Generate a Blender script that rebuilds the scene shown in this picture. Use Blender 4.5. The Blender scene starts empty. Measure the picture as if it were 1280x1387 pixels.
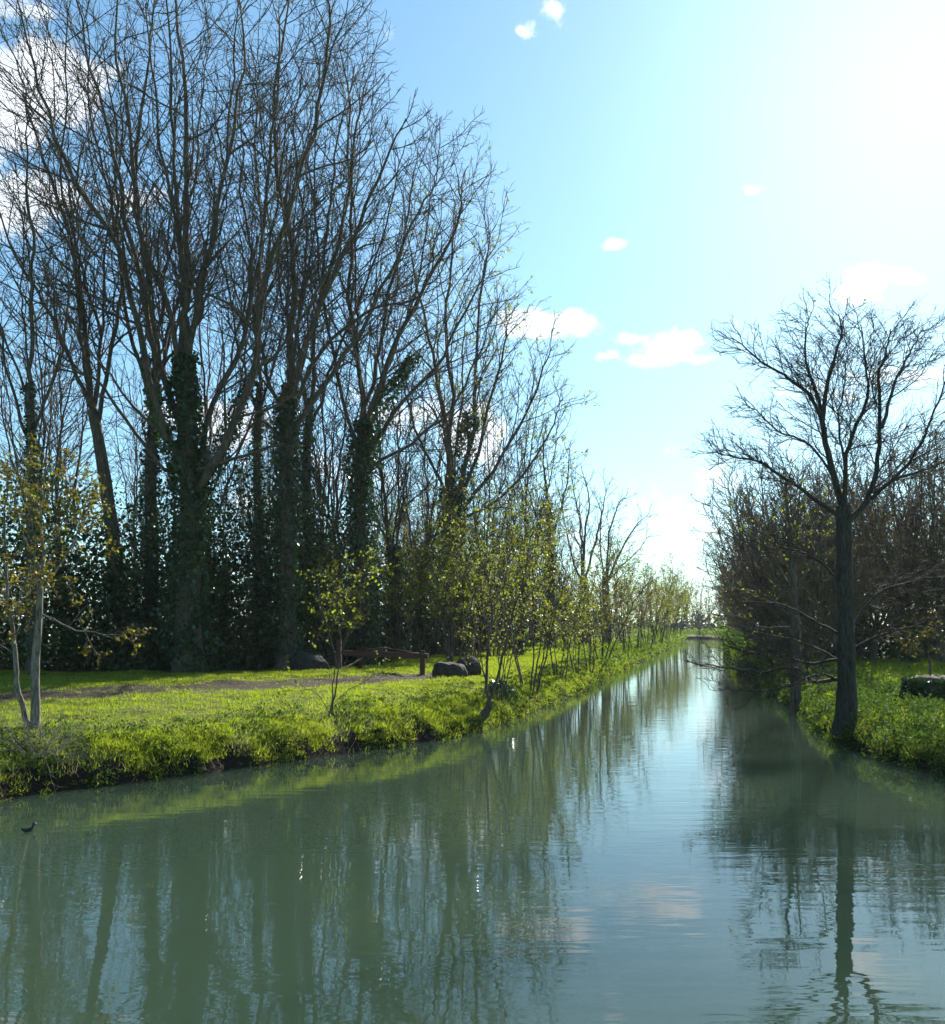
import bpy, math, random
import numpy as np
from mathutils import Vector

random.seed(7)
RNG = np.random.default_rng(11)
C = bpy.context.scene.collection
R = math.radians
F = 1300.0          # focal length in photograph pixels
HC = 3.0            # eye height above the water

# ------------------------------------------------------------------ camera
sc = bpy.context.scene
cam_d = bpy.data.cameras.new('camera')
cam = bpy.data.objects.new('camera', cam_d)
C.objects.link(cam)
cam.location = (0, 0, HC)
cam.rotation_euler = (R(90), 0, 0)
cam_d.sensor_fit = 'VERTICAL'
cam_d.sensor_height = 24
cam_d.lens = 24 * F / 1387.0
cam_d.shift_y = (848 - 693.5) / 1387.0
cam_d.clip_start = 0.1
cam_d.clip_end = 4000
sc.camera = cam

# ------------------------------------------------------------------ light
SUN_U, SUN_V = 620 / F, 845 / F                       # direction of the sun: (u, 1, v)
SUN_AZ = math.atan2(SUN_U, 1.0)
SUN_EL = math.atan2(SUN_V, math.hypot(1.0, SUN_U))
sc.view_settings.view_transform = 'Standard'
sc.view_settings.look = 'None'
sc.view_settings.gamma = 1
sc.view_settings.use_curve_mapping = False
sc.view_settings.exposure = 1.0

sun_d = bpy.data.lights.new('sun', 'SUN')
sun_d.energy = 5.0
sun_d.angle = R(0.53)
sun_d.color = (1.0, 0.95, 0.86)
sun = bpy.data.objects.new('sun', sun_d)
C.objects.link(sun)
sd = Vector((SUN_U, 1.0, SUN_V)).normalized()
sun.rotation_euler = sd.to_track_quat('Z', 'Y').to_euler()
sun.location = (30, 60, 60)

world = bpy.data.worlds.new('World')
sc.world = world
world.use_nodes = True
WN = world.node_tree.nodes
WL = world.node_tree.links
WN.clear()


def mth(nt, op, a, b=None, c=None, clamp=False):
    n = nt.nodes.new('ShaderNodeMath')
    n.operation = op
    n.use_clamp = clamp
    for i, v in enumerate((a, b, c)):
        if v is None:
            continue
        if isinstance(v, (int, float)):
            n.inputs[i].default_value = v
        else:
            nt.links.new(v, n.inputs[i])
    return n.outputs[0]


def vmth(nt, op, a, b=None):
    n = nt.nodes.new('ShaderNodeVectorMath')
    n.operation = op
    for i, v in enumerate((a, b)):
        if v is None:
            continue
        if isinstance(v, (tuple, list)):
            n.inputs[i].default_value = v
        else:
            nt.links.new(v, n.inputs[i])
    return n


def maprange(nt, v, a, b, c=0.0, d=1.0, smooth=False):
    n = nt.nodes.new('ShaderNodeMapRange')
    if smooth:
        n.interpolation_type = 'SMOOTHSTEP'
    nt.links.new(v, n.inputs[0])
    for i, x in enumerate((a, b, c, d)):
        n.inputs[i + 1].default_value = x
    return n.outputs[0]


def noise(nt, vec, scale, detail=4, rough=0.55, dist=0.0):
    n = nt.nodes.new('ShaderNodeTexNoise')
    n.inputs['Scale'].default_value = scale
    n.inputs['Detail'].default_value = detail
    n.inputs['Roughness'].default_value = rough
    n.inputs['Distortion'].default_value = dist
    if vec is not None:
        nt.links.new(vec, n.inputs['Vector'])
    return n.outputs[0]


def mixc(nt, fac, a, b, blend='MIX'):
    n = nt.nodes.new('ShaderNodeMix')
    n.data_type = 'RGBA'
    n.blend_type = blend
    for i, v in ((0, fac), (6, a), (7, b)):
        if isinstance(v, (int, float)):
            n.inputs[i].default_value = v
        elif isinstance(v, (tuple, list)):
            n.inputs[i].default_value = (*v[:3], 1)
        else:
            nt.links.new(v, n.inputs[i])
    return n.outputs[2]


def build_world():
    nt = world.node_tree
    sky = WN.new('ShaderNodeTexSky')
    sky.sky_type = 'NISHITA'
    sky.sun_disc = False
    sky.sun_elevation = SUN_EL
    sky.sun_rotation = SUN_AZ
    sky.altitude = 0
    sky.air_density = 1.0
    sky.dust_density = 0.38
    sky.ozone_density = 1.0
    tc = WN.new('ShaderNodeTexCoord')
    sep = WN.new('ShaderNodeSeparateXYZ')
    WL.new(tc.outputs['Generated'], sep.inputs[0])
    ay = mth(nt, 'MAXIMUM', mth(nt, 'ABSOLUTE', sep.outputs[1]), 0.02)
    u = mth(nt, 'DIVIDE', sep.outputs[0], ay)
    v = mth(nt, 'DIVIDE', sep.outputs[2], ay)
    comb = WN.new('ShaderNodeCombineXYZ')
    WL.new(u, comb.inputs[0])
    WL.new(v, comb.inputs[1])
    uv = comb.outputs[0]
    blobs = [  # photograph direction x, y, half width, half height, strength
        (55, 105, 84, 66, 1.9), (100, 125, 44, 56, 1.6), (20, 165, 55, 40, 1.2), (50, 20, 75, 26, .8),
        (60, 262, 100, 34, 1.3), (175, 272, 60, 22, .8), (15, 290, 60, 24, 1.0), (-60, 150, 90, 90, 1.1),
        (707, 41, 15, 11, .8), (752, 16, 13, 14, .6), (620, 60, 22, 15, .25), (525, 45, 14, 10, .25),
        (740, 438, 64, 22, 1.4), (700, 434, 32, 13, .9), (778, 430, 26, 18, 1.0),
        (912, 468, 52, 22, .95), (945, 486, 42, 11, .8), (885, 488, 42, 11, .8), (857, 459, 26, 10, .8),
        (822, 482, 14, 7, .5), (1022, 257, 24, 10, .8), (829, 332, 18, 9, .8), (990, 436, 14, 7, .5),
        (1225, 374, 60, 14, .6), (1165, 400, 34, 14, .7), (1235, 508, 105, 20, 1.0), (1120, 530, 60, 16, .5),
        (640, 585, 62, 44, 1.4), (560, 560, 70, 34, .9), (480, 640, 90, 40, .8), (300, 570, 90, 26, .9),
        (230, 560, 40, 18, .8), (380, 680, 80, 26, .7), (700, 560, 30, 18, .6), (900, 700, 120, 40, .35),
        (1500, 300, 90, 40, 1.0), (1700, 520, 160, 40, 1.0), (-300, 330, 120, 60, 1.1), (-500, 120, 160, 70, 1.0)]
    n1 = noise(nt, uv, 9.0, 7, 0.6)
    n2 = noise(nt, uv, 34.0, 5, 0.6)
    acc = None
    for x, y, a, b, s in blobs:
        c = vmth(nt, 'SUBTRACT', uv, ((x - 640) / F, (848 - y) / F, 0))
        m = vmth(nt, 'MULTIPLY', c.outputs[0], (F / a, F / b, 0))
        l = vmth(nt, 'LENGTH', m.outputs[0]).outputs['Value']
        g = mth(nt, 'MULTIPLY', mth(nt, 'SUBTRACT', 1.25, l), s)
        acc = g if acc is None else mth(nt, 'MAXIMUM', acc, g)
    acc = mth(nt, 'MAXIMUM', acc, -1.0)
    nn = mth(nt, 'ADD', mth(nt, 'MULTIPLY', mth(nt, 'SUBTRACT', n1, 0.5), 3.4), mth(nt, 'MULTIPLY', mth(nt, 'SUBTRACT', n2, 0.5), 2.2))
    dens = maprange(nt, mth(nt, 'ADD', acc, nn), 0.1, 0.95, 0, 1, True)
    gm = WN.new('ShaderNodeGamma')
    gm.inputs[1].default_value = 0.82
    WL.new(sky.outputs[0], gm.inputs[0])
    tint = mixc(nt, 1.0, gm.outputs[0], (0.68, 1.02, 1.16), 'MULTIPLY')
    shade = noise(nt, uv, 14.0, 3, 0.5)
    lit = maprange(nt, shade, 0.3, 0.7, 4.6, 7.0)
    cc = WN.new('ShaderNodeCombineXYZ')
    for i, k in enumerate((1.0, 0.985, 0.97)):
        WL.new(mth(nt, 'MULTIPLY', lit, k), cc.inputs[i])
    cloud = mixc(nt, 1.0, cc.outputs[0], mixc(nt, 0.35, (0, 0, 0), tint), 'ADD')
    col = mixc(nt, mth(nt, 'MULTIPLY', dens, 0.9), tint, cloud)
    bg = WN.new('ShaderNodeBackground')
    bg.inputs['Strength'].default_value = 0.108
    WL.new(col, bg.inputs[0])
    out = WN.new('ShaderNodeOutputWorld')
    WL.new(bg.outputs[0], out.inputs[0])


build_world()
sc.cycles.use_denoising = True
sc.cycles.max_bounces = 7
sc.cycles.diffuse_bounces = 3
sc.cycles.glossy_bounces = 3
sc.cycles.transmission_bounces = 4
sc.cycles.volume_bounces = 0
sc.cycles.transparent_max_bounces = 4
sc.cycles.caustics_reflective = False
sc.cycles.caustics_refractive = False


# ------------------------------------------------------------------ materials
def new_mat(name):
    m = bpy.data.materials.new(name)
    m.use_nodes = True
    m.node_tree.nodes.clear()
    return m, m.node_tree


def finish(nt, shader):
    o = nt.nodes.new('ShaderNodeOutputMaterial')
    nt.links.new(shader, o.inputs[0])


def coords(nt, sx=1, sy=1, sz=1):
    tc = nt.nodes.new('ShaderNodeTexCoord')
    mp = nt.nodes.new('ShaderNodeMapping')
    mp.inputs['Scale'].default_value = (sx, sy, sz)
    nt.links.new(tc.outputs['Object'], mp.inputs[0])
    return mp.outputs[0]


def principled(nt, col, rough=0.8, spec=0.3, normal=None):
    p = nt.nodes.new('ShaderNodeBsdfPrincipled')
    if isinstance(col, (tuple, list)):
        p.inputs['Base Color'].default_value = (*col[:3], 1)
    else:
        nt.links.new(col, p.inputs['Base Color'])
    if isinstance(rough, (int, float)):
        p.inputs['Roughness'].default_value = rough
    else:
        nt.links.new(rough, p.inputs['Roughness'])
    p.inputs['Specular IOR Level'].default_value = spec
    if normal is not None:
        nt.links.new(normal, p.inputs['Normal'])
    return p


def bump(nt, h, strength=0.5, dist=0.02):
    b = nt.nodes.new('ShaderNodeBump')
    b.inputs['Strength'].default_value = strength
    b.inputs['Distance'].default_value = dist
    nt.links.new(h, b.inputs['Height'])
    return b.outputs[0]


def bark_mat(name, dark, light, moss=0.0, sc_=1.0):
    m, nt = new_mat(name)
    co = coords(nt, 1, 1, 0.22)
    n1 = noise(nt, co, 14 * sc_, 6, 0.65, 0.4)
    n2 = noise(nt, coords(nt), 1.7, 4, 0.6)
    col = mixc(nt, maprange(nt, n1, 0.35, 0.65), dark, light)
    col = mixc(nt, maprange(nt, n2, 0.5 - moss * .3, 0.75, 0, min(1, moss)), col, (0.055, 0.075, 0.025))
    p = principled(nt, col, 0.85, 0.25, bump(nt, n1, 0.8, 0.03))
    finish(nt, p.outputs[0])
    return m


def leaf_mat(name, cols, rough=0.45, trans=0.5, spec=0.4, tboost=(1.3, 1.5, 0.6)):
    m, nt = new_mat(name)
    g = nt.nodes.new('ShaderNodeNewGeometry')
    r = nt.nodes.new('ShaderNodeValToRGB')
    cr = r.color_ramp
    while len(cr.elements) < len(cols):
        cr.elements.new(0.5)
    for i, c in enumerate(cols):
        cr.elements[i].position = i / max(1, len(cols) - 1)
        cr.elements[i].color = (*c, 1)
    big = noise(nt, coords(nt), 0.9, 3, 0.6)
    f = mth(nt, 'ADD', mth(nt, 'MULTIPLY', g.outputs['Random Per Island'], 0.65), maprange(nt, big, 0.3, 0.7, 0, 0.35), clamp=True)
    nt.links.new(f, r.inputs[0])
    p = principled(nt, r.outputs[0], rough, spec)
    t = nt.nodes.new('ShaderNodeBsdfTranslucent')
    nt.links.new(mixc(nt, 1.0, r.outputs[0], tboost, 'MULTIPLY'), t.inputs[0])
    mx = nt.nodes.new('ShaderNodeMixShader')
    mx.inputs[0].default_value = trans
    nt.links.new(p.outputs[0], mx.inputs[1])
    nt.links.new(t.outputs[0], mx.inputs[2])
    finish(nt, mx.outputs[0])
    return m


M = {}
M['bark'] = bark_mat('bark_grey_brown', (0.045, 0.032, 0.022), (0.15, 0.118, 0.085), 0.35)
M['bark_dark'] = bark_mat('bark_dark_ridged', (0.018, 0.015, 0.012), (0.075, 0.062, 0.05), 0.25, 1.5)
M['twig'] = bark_mat('twig_brown', (0.05, 0.036, 0.026), (0.13, 0.10, 0.075), 0.0)
M['twig_rust'] = bark_mat('twig_rusty', (0.05, 0.042, 0.022), (0.13, 0.11, 0.055), 0.25)
M['bark_pale'] = bark_mat('bark_pale_grey', (0.07, 0.058, 0.042), (0.33, 0.29, 0.23), 0.15, 1.6)
M['ivy'] = leaf_mat('ivy_leaf', [(0.012, 0.03, 0.010), (0.02, 0.05, 0.014), (0.035, 0.075, 0.02), (0.06, 0.10, 0.025)], 0.28, 0.28, 0.6)
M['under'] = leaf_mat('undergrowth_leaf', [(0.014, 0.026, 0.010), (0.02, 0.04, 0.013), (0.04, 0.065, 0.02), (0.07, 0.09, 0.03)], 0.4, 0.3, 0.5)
M['fresh'] = leaf_mat('fresh_spring_leaf', [(0.10, 0.13, 0.018), (0.18, 0.21, 0.03), (0.29, 0.31, 0.05)], 0.45, 0.6, 0.35, (1.3, 1.35, 0.6))
M['olive'] = leaf_mat('olive_spring_leaf', [(0.07, 0.06, 0.015), (0.12, 0.10, 0.02), (0.17, 0.15, 0.03)], 0.5, 0.5, 0.3, (1.3, 1.25, 0.6))
M['brownleaf'] = leaf_mat('brown_bud', [(0.08, 0.06, 0.025), (0.11, 0.085, 0.035), (0.15, 0.13, 0.045)], 0.6, 0.4, 0.2, (1.2, 1.1, 0.8))
M['blade'] = leaf_mat('grass_blade', [(0.14, 0.18, 0.018), (0.21, 0.25, 0.026), (0.27, 0.30, 0.04), (0.33, 0.33, 0.08)], 0.6, 0.62, 0.2, (1.35, 1.5, 0.55))
M['bank'] = leaf_mat('bank_plant_leaf', [(0.05, 0.085, 0.014), (0.085, 0.13, 0.02), (0.13, 0.18, 0.026), (0.18, 0.21, 0.045)], 0.6, 0.55, 0.18, (1.3, 1.45, 0.5))
M['weed'] = leaf_mat('weed_leaf_mid_green', [(0.022, 0.045, 0.012), (0.045, 0.08, 0.02), (0.075, 0.115, 0.028), (0.13, 0.16, 0.045)], 0.7, 0.42, 0.10)
M['straw'] = leaf_mat('dead_straw', [(0.22, 0.17, 0.10), (0.34, 0.28, 0.18), (0.5, 0.45, 0.34)], 0.7, 0.35, 0.2, (1.1, 1.05, 0.9))


def wood_mat():
    m, nt = new_mat('weathered_red_brown_wood')
    n1 = noise(nt, coords(nt, 3, 3, 3), 6, 5, 0.6)
    n2 = noise(nt, coords(nt, 1, 14, 14), 5, 4, 0.6)
    col = mixc(nt, n1, (0.04, 0.017, 0.011), (0.11, 0.05, 0.034))
    col = mixc(nt, maprange(nt, n2, 0.5, 0.7, 0, .5), col, (0.04, 0.03, 0.025))
    finish(nt, principled(nt, col, 0.75, 0.3, bump(nt, n2, 0.6, 0.01)).outputs[0])
    return m


def rock_mat():
    m, nt = new_mat('dark_boulder_stone')
    n1 = noise(nt, coords(nt), 5, 7, 0.65)
    n2 = noise(nt, coords(nt), 22, 4, 0.6)
    col = mixc(nt, maprange(nt, n1, 0.35, 0.65), (0.018, 0.015, 0.012), (0.055, 0.045, 0.036))
    col = mixc(nt, maprange(nt, n2, 0.6, 0.7, 0, .6), col, (0.25, 0.25, 0.20))
    finish(nt, principled(nt, col, 0.85, 0.3, bump(nt, n1, 0.9, 0.06)).outputs[0])
    return m


def ground_mat():
    m, nt = new_mat('meadow_ground')
    a = nt.nodes.new('ShaderNodeAttribute')
    a.attribute_name = 'mask'
    s = nt.nodes.new('ShaderNodeSeparateColor')
    nt.links.new(a.outputs['Color'], s.inputs[0])
    n1 = noise(nt, coords(nt), 0.55, 5, 0.65)
    n2 = noise(nt, coords(nt), 7.0, 5, 0.7)
    n3 = noise(nt, coords(nt), 45.0, 3, 0.7)
    grass = mixc(nt, maprange(nt, n1, 0.35, 0.65), (0.13, 0.165, 0.020), (0.20, 0.235, 0.030))
    grass = mixc(nt, maprange(nt, n2, 0.45, 0.75), grass, (0.05, 0.07, 0.018))
    grass = mixc(nt, maprange(nt, n3, 0.4, 0.7, 0, .5), grass, (0.16, 0.19, 0.04))
    mud = mixc(nt, maprange(nt, n2, 0.35, 0.65), (0.035, 0.026, 0.017), (0.12, 0.095, 0.062))
    mud = mixc(nt, maprange(nt, n3, 0.55, 0.75, 0, .7), mud, (0.24, 0.20, 0.14))
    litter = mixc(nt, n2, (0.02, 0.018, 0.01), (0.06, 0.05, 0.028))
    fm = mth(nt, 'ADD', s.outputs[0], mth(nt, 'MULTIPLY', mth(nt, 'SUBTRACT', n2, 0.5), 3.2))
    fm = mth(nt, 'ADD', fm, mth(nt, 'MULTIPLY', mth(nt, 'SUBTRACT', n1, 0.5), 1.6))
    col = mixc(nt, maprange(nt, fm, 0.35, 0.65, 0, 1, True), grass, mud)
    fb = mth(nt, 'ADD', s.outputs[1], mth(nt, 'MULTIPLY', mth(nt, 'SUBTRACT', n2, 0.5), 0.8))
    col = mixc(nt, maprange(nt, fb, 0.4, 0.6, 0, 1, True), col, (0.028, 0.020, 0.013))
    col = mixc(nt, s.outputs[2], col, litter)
    h = mth(nt, 'ADD', n2, mth(nt, 'MULTIPLY', n3, 0.4))
    finish(nt, principled(nt, col, 0.95, 0.15, bump(nt, h, 1.0, 0.10)).outputs[0])
    return m


def water_mat():
    m, nt = new_mat('murky_green_water')
    co = coords(nt, 1.0, 1.0, 1)
    cs = coords(nt, 0.42, 1.9, 1)
    big = noise(nt, coords(nt, 1.0, 0.45, 1), 0.16, 3, 0.5)
    calm = maprange(nt, big, 0.38, 0.62, 0.35, 1.0, True)
    w1 = noise(nt, cs, 1.5, 2, 0.45, 0.3)
    w2 = noise(nt, cs, 5.0, 2, 0.45, 0.2)
    w3 = noise(nt, co, 0.5, 2, 0.5)
    h = mth(nt, 'ADD', mth(nt, 'MULTIPLY', w1, 0.5), mth(nt, 'MULTIPLY', mth(nt, 'MULTIPLY', w2, calm), 0.2))
    h = mth(nt, 'ADD', h, mth(nt, 'MULTIPLY', w3, 0.8))
    nrm = bump(nt, h, 1.0, 0.0075)
    murk = mixc(nt, noise(nt, co, 0.12, 3, 0.5), (0.031, 0.056, 0.035), (0.044, 0.068, 0.040))
    p = principled(nt, murk, 0.015, 0.5, nrm)
    p.inputs['IOR'].default_value = 1.44
    p.subsurface_method = 'BURLEY'
    p.inputs['Subsurface Weight'].default_value = 1.0
    p.inputs['Subsurface Radius'].default_value = (0.8, 1.0, 0.7)
    p.inputs['Subsurface Scale'].default_value = 3.5
    finish(nt, p.outputs[0])
    return m


M['wood'] = wood_mat()
M['rock'] = rock_mat()
M['ground'] = ground_mat()
M['water'] = water_mat()
m, nt = new_mat('black_feathers')
finish(nt, principled(nt, (0.012, 0.012, 0.014), 0.5, 0.4).outputs[0])
M['black'] = m
m, nt = new_mat('red_beak')
finish(nt, principled(nt, (0.35, 0.04, 0.02), 0.4, 0.4).outputs[0])
M['beak'] = m


# ------------------------------------------------------------------ mesh helpers
def mesh_from(name, verts, faces, k, smooth=True):
    """verts (n,3); faces (m,k) all with k corners"""
    me = bpy.data.meshes.new(name)
    nv, nf = len(verts), len(faces)
    me.vertices.add(nv)
    me.vertices.foreach_set('co', np.ascontiguousarray(verts, dtype=np.float32).ravel())
    me.loops.add(nf * k)
    me.loops.foreach_set('vertex_index', np.ascontiguousarray(faces, dtype=np.int32).ravel())
    me.polygons.add(nf)
    me.polygons.foreach_set('loop_start', np.arange(nf, dtype=np.int32) * k)
    if smooth:
        me.polygons.foreach_set('use_smooth', np.ones(nf, dtype=bool))
    me.update(calc_edges=True)
    return me


TRIS = [0]


def link(name, me, mat, parent=None, loc=None):
    o = bpy.data.objects.new(name, me)
    if mat is not None and not me.materials:
        me.materials.append(mat)
    C.objects.link(o)
    if parent is not None:
        o.parent = parent
    if loc is not None:
        o.location = loc
    return o


def tag(o, label=None, cat=None, group=None, kind=None):
    if label:
        o['label'] = label
    if cat:
        o['category'] = cat
    if group:
        o['group'] = group
    if kind:
        o['kind'] = kind
    return o


def empty(name, loc, rz=0.0):
    o = bpy.data.objects.new(name, None)
    o.empty_display_size = 0.3
    C.objects.link(o)
    o.location = loc
    o.rotation_euler = (0, 0, rz)
    return o


def copy_tree(o, parent=None):
    c = o.copy()
    C.objects.link(c)
    if parent is not None:
        c.parent = parent
    for ch in list(o.children):
        copy_tree(ch, c)
    return c


def nrm(v):
    return v / np.maximum(np.linalg.norm(v, axis=-1, keepdims=True), 1e-9)


def vnoise(x, y, seed=0):
    xi = np.floor(x).astype(np.int64)
    yi = np.floor(y).astype(np.int64)
    fx = x - xi
    fy = y - yi
    fx = fx * fx * (3 - 2 * fx)
    fy = fy * fy * (3 - 2 * fy)

    def h(a, b):
        n = (a * 374761393 + b * 668265263 + seed * 1274126177) & 0xffffffff
        n = ((n ^ (n >> 13)) * 1274126177) & 0xffffffff
        return ((n ^ (n >> 16)) & 0xffff) / 65535.0
    return (h(xi, yi) * (1 - fx) + h(xi + 1, yi) * fx) * (1 - fy) + (h(xi, yi + 1) * (1 - fx) + h(xi + 1, yi + 1) * fx) * fy


def fbm(x, y, seed=0, o=4):
    s, a, t = 0, 1.0, 0
    for i in range(o):
        s = s + a * vnoise(x * 2 ** i, y * 2 ** i, seed + i)
        t += a
        a *= 0.5
    return s / t


# ------------------------------------------------------------------ terrain
LY = np.array([-60, 5, 16.5, 18, 19.8, 22.4, 24.1, 27.5, 33.3, 44.8, 68.4, 93, 122, 195, 212, 228, 240, 250, 262, 950])
LX = np.array([-16, -15.5, -8.1, -6.8, -5.2, -3.3, -1.7, 0.2, 2.05, 5.2, 11.0, 17.2, 24.6, 43.3, 44.0, 30., 0., -60., -200., -260.])
RY = np.array([-60, 10, 19.3, 21.4, 24.8, 32, 40.2, 62.9, 93, 122, 195, 225, 243, 258, 270, 285, 950])
RX = np.array([12, 10.5, 9.5, 9.15, 9.3, 11.1, 12.7, 17.5, 24.6, 32, 51.2, 56, 50., 20., -60., -200., -250.])


def smooth_interp(y, ys, xs):
    w = 0.6
    y = np.asarray(y, float)
    return (np.interp(y - w, ys, xs) + 2 * np.interp(y, ys, xs) + np.interp(y + w, ys, xs)) / 4


def XL(y):
    y = np.asarray(y, float)
    return smooth_interp(y, LY, LX) + (fbm(y * 0.7, y * 0 + 3.3, 5) - 0.5) * 0.6 + (fbm(y * 3.1, y * 0 + 1.3, 15) - 0.5) * 0.35


def XR(y):
    y = np.asarray(y, float)
    return smooth_interp(y, RY, RX) + (fbm(y * 0.7, y * 0 + 9.3, 8) - 0.5) * 0.5


def cosL(y):
    s = (np.interp(np.asarray(y) + 1.5, LY, LX) - np.interp(np.asarray(y) - 1.5, LY, LX)) / 3
    return 1 / np.sqrt(1 + s * s)


def cosR(y):
    s = (np.interp(np.asarray(y) + 1.5, RY, RX) - np.interp(np.asarray(y) - 1.5, RY, RX)) / 3
    return 1 / np.sqrt(1 + s * s)


PD = [-3, -1, -.3, 0, .12, .3, .6, 1.0, 2.0, 4, 8, 15, 30, 80, 1000]
PL = [-1.2, -.9, -.35, -.05, .20, .42, .64, .82, 1.0, 1.14, 1.25, 1.3, 1.5, 1.6, 2.2]
PR = [-1.2, -.9, -.35, -.05, .22, .42, .55, .64, .72, .78, .88, 1.0, 1.2, 1.4, 2.0]


def height(x, y, side=None):
    x = np.asarray(x, float)
    y = np.asarray(y, float)
    dl = (XL(y) - x) * cosL(y)
    dr = (x - XR(y)) * cosR(y)
    zl = np.interp(dl, PD, PL)
    zr = np.interp(dr, PD, PR)
    z = np.where(dl > dr, zl, zr)
    d = np.maximum(dl, dr)
    am = np.clip(d / 1.0, 0, 1)
    z = z + am * ((fbm(x * 0.5, y * 0.5, 21) - 0.5) * 0.22 + (fbm(x * 2.5, y * 2.5, 31, 3) - 0.5) * 0.17)
    z = z - track(x, y) * 0.05 * am
    return z


TRK = np.array([(-34, 12.), (-17, 20.5), (-11, 24.6), (-7.5, 28.2), (-4.4, 31.8), (-2.6, 35.0), (-1.2, 38.0)])


def seg_dist(x, y, P):
    best = np.full(np.shape(x), 1e9)
    for a, b in zip(P[:-1], P[1:]):
        vx, vy = b - a
        t = np.clip(((x - a[0]) * vx + (y - a[1]) * vy) / (vx * vx + vy * vy), 0, 1)
        best = np.minimum(best, np.hypot(x - a[0] - t * vx, y - a[1] - t * vy))
    return best


def track(x, y):
    d = seg_dist(x, y, TRK)
    w = 2.3 * np.interp(y, [0, 30, 36, 38], [1, 1, 0.8, 0.3])
    return np.clip(1.15 - d / w, 0, 1) * (0.55 + 0.9 * fbm(x * 0.7, y * 0.7, 44))


WOOD = np.array([(-60, 27.), (-30, 33.0), (-18, 34.5), (-10, 36.0), (-6.5, 39.0), (-4.0, 50), (-1, 62), (4, 85), (13, 122), (33, 195)])   # front edge of the left wood


def wood_x(y):
    return np.interp(y, WOOD[:, 1], WOOD[:, 0])


def wood_mask(x, y):        # 1 inside the left wood
    return 1 / (1 + np.exp(-(wood_x(y) + (y > 30) * 0.6 - x) * 2.2)) * (y > 27)


def make_ground():
    ys = np.concatenate([np.arange(-60, 12, 6), np.arange(12, 62, 0.22), np.arange(62, 130, 0.9), np.arange(130, 290, 4), np.geomspace(290, 950, 14)])
    ds = np.concatenate([[-2.4, -1.1, -.4, -.15, 0, .08, .16, .26, .38, .52, .7, .9], np.arange(1.15, 6, .28), np.arange(6, 18, .5), np.arange(18, 40, 2.0), [44, 52, 65, 90, 140, 240, 420, 700, 900]])
    n = len(ds)
    Y = np.repeat(ys[:, None], n, 1)
    D = np.repeat(ds[None, :], len(ys), 0)
    Xl = XL(Y) - D / np.maximum(cosL(Y), 0.35)
    Xr = XR(Y) + D / np.maximum(cosR(Y), 0.35)
    X = np.concatenate([Xl[:, ::-1], Xr], 1)
    YY = np.concatenate([Y[:, ::-1], Y], 1)
    DD = np.concatenate([D[:, ::-1], D], 1)
    Z = height(X, YY)
    nc = 2 * n
    # the two innermost columns could cross where the river is narrow; keep them ordered
    mid = (X[:, n - 1] + X[:, n]) / 2
    bad = X[:, n - 1] > X[:, n]
    X[bad, n - 1] = mid[bad] - .01
    X[bad, n] = mid[bad] + .01
    V = np.stack([X, YY, Z], -1).reshape(-1, 3)
    r, c = np.meshgrid(np.arange(len(ys) - 1), np.arange(nc - 1), indexing='ij')
    a = (r * nc + c).ravel()
    Fc = np.stack([a, a + 1, a + nc + 1, a + nc], 1)
    me = mesh_from('ground', V, Fc, 4)
    tr = track(V[:, 0], V[:, 1])
    nz = fbm(V[:, 0] * 1.3, V[:, 1] * 1.3, 77)
    right = V[:, 0] > (XL(V[:, 1]) + XR(V[:, 1])) / 2
    bare = np.clip(1 - (DD.ravel() - 0.18) / 0.35, 0, 1)
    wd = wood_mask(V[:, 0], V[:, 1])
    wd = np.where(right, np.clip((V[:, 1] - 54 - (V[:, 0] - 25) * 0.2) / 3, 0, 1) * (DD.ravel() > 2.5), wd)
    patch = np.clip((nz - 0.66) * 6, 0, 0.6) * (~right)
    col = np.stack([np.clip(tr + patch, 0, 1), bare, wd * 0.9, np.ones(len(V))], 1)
    at = me.color_attributes.new('mask', 'FLOAT_COLOR', 'POINT')
    at.data.foreach_set('color', col.astype(np.float32).ravel())
    tag(link('ground', me, M['ground']), kind='structure')


make_ground()
wv = np.array([(-700, -60, 0), (700, -60, 0), (700, 420, 0), (-700, 420, 0)], float)
tag(link('river_water', mesh_from('river_water', wv, np.array([[0, 1, 2, 3]]), 4, False), M['water']), kind='structure')


def ground_z(x, y):
    return float(height(np.array([x]), np.array([y]))[0])


# ------------------------------------------------------------------ branches
def tubes(P, Rr, k):
    """P (N,S,3) polylines, Rr (N,S) radii -> verts, quads"""
    N, S, _ = P.shape
    T = np.empty_like(P)
    T[:, 1:-1] = P[:, 2:] - P[:, :-2]
    T[:, 0] = P[:, 1] - P[:, 0]
    T[:, -1] = P[:, -1] - P[:, -2]
    T = nrm(T)
    mean = nrm(P[:, -1] - P[:, 0])
    ref = np.where(np.abs(mean[:, 2:3]) > 0.75, np.array([[1., 0.13, 0]]), np.array([[0.1, 0.07, 1.]]))
    A = nrm(np.cross(T, ref[:, None, :]))
    B = np.cross(T, A)
    th = np.arange(k) * 2 * np.pi / k
    V = P[:, :, None, :] + Rr[:, :, None, None] * (A[:, :, None, :] * np.cos(th)[None, None, :, None] + B[:, :, None, :] * np.sin(th)[None, None, :, None])
    idx = np.arange(N * S * k).reshape(N, S, k)
    a = idx[:, :-1, :]
    b = np.roll(a, -1, 2)
    d = idx[:, 1:, :]
    c = np.roll(d, -1, 2)
    return V.reshape(-1, 3), np.stack([a, b, c, d], -1).reshape(-1, 4)


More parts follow.
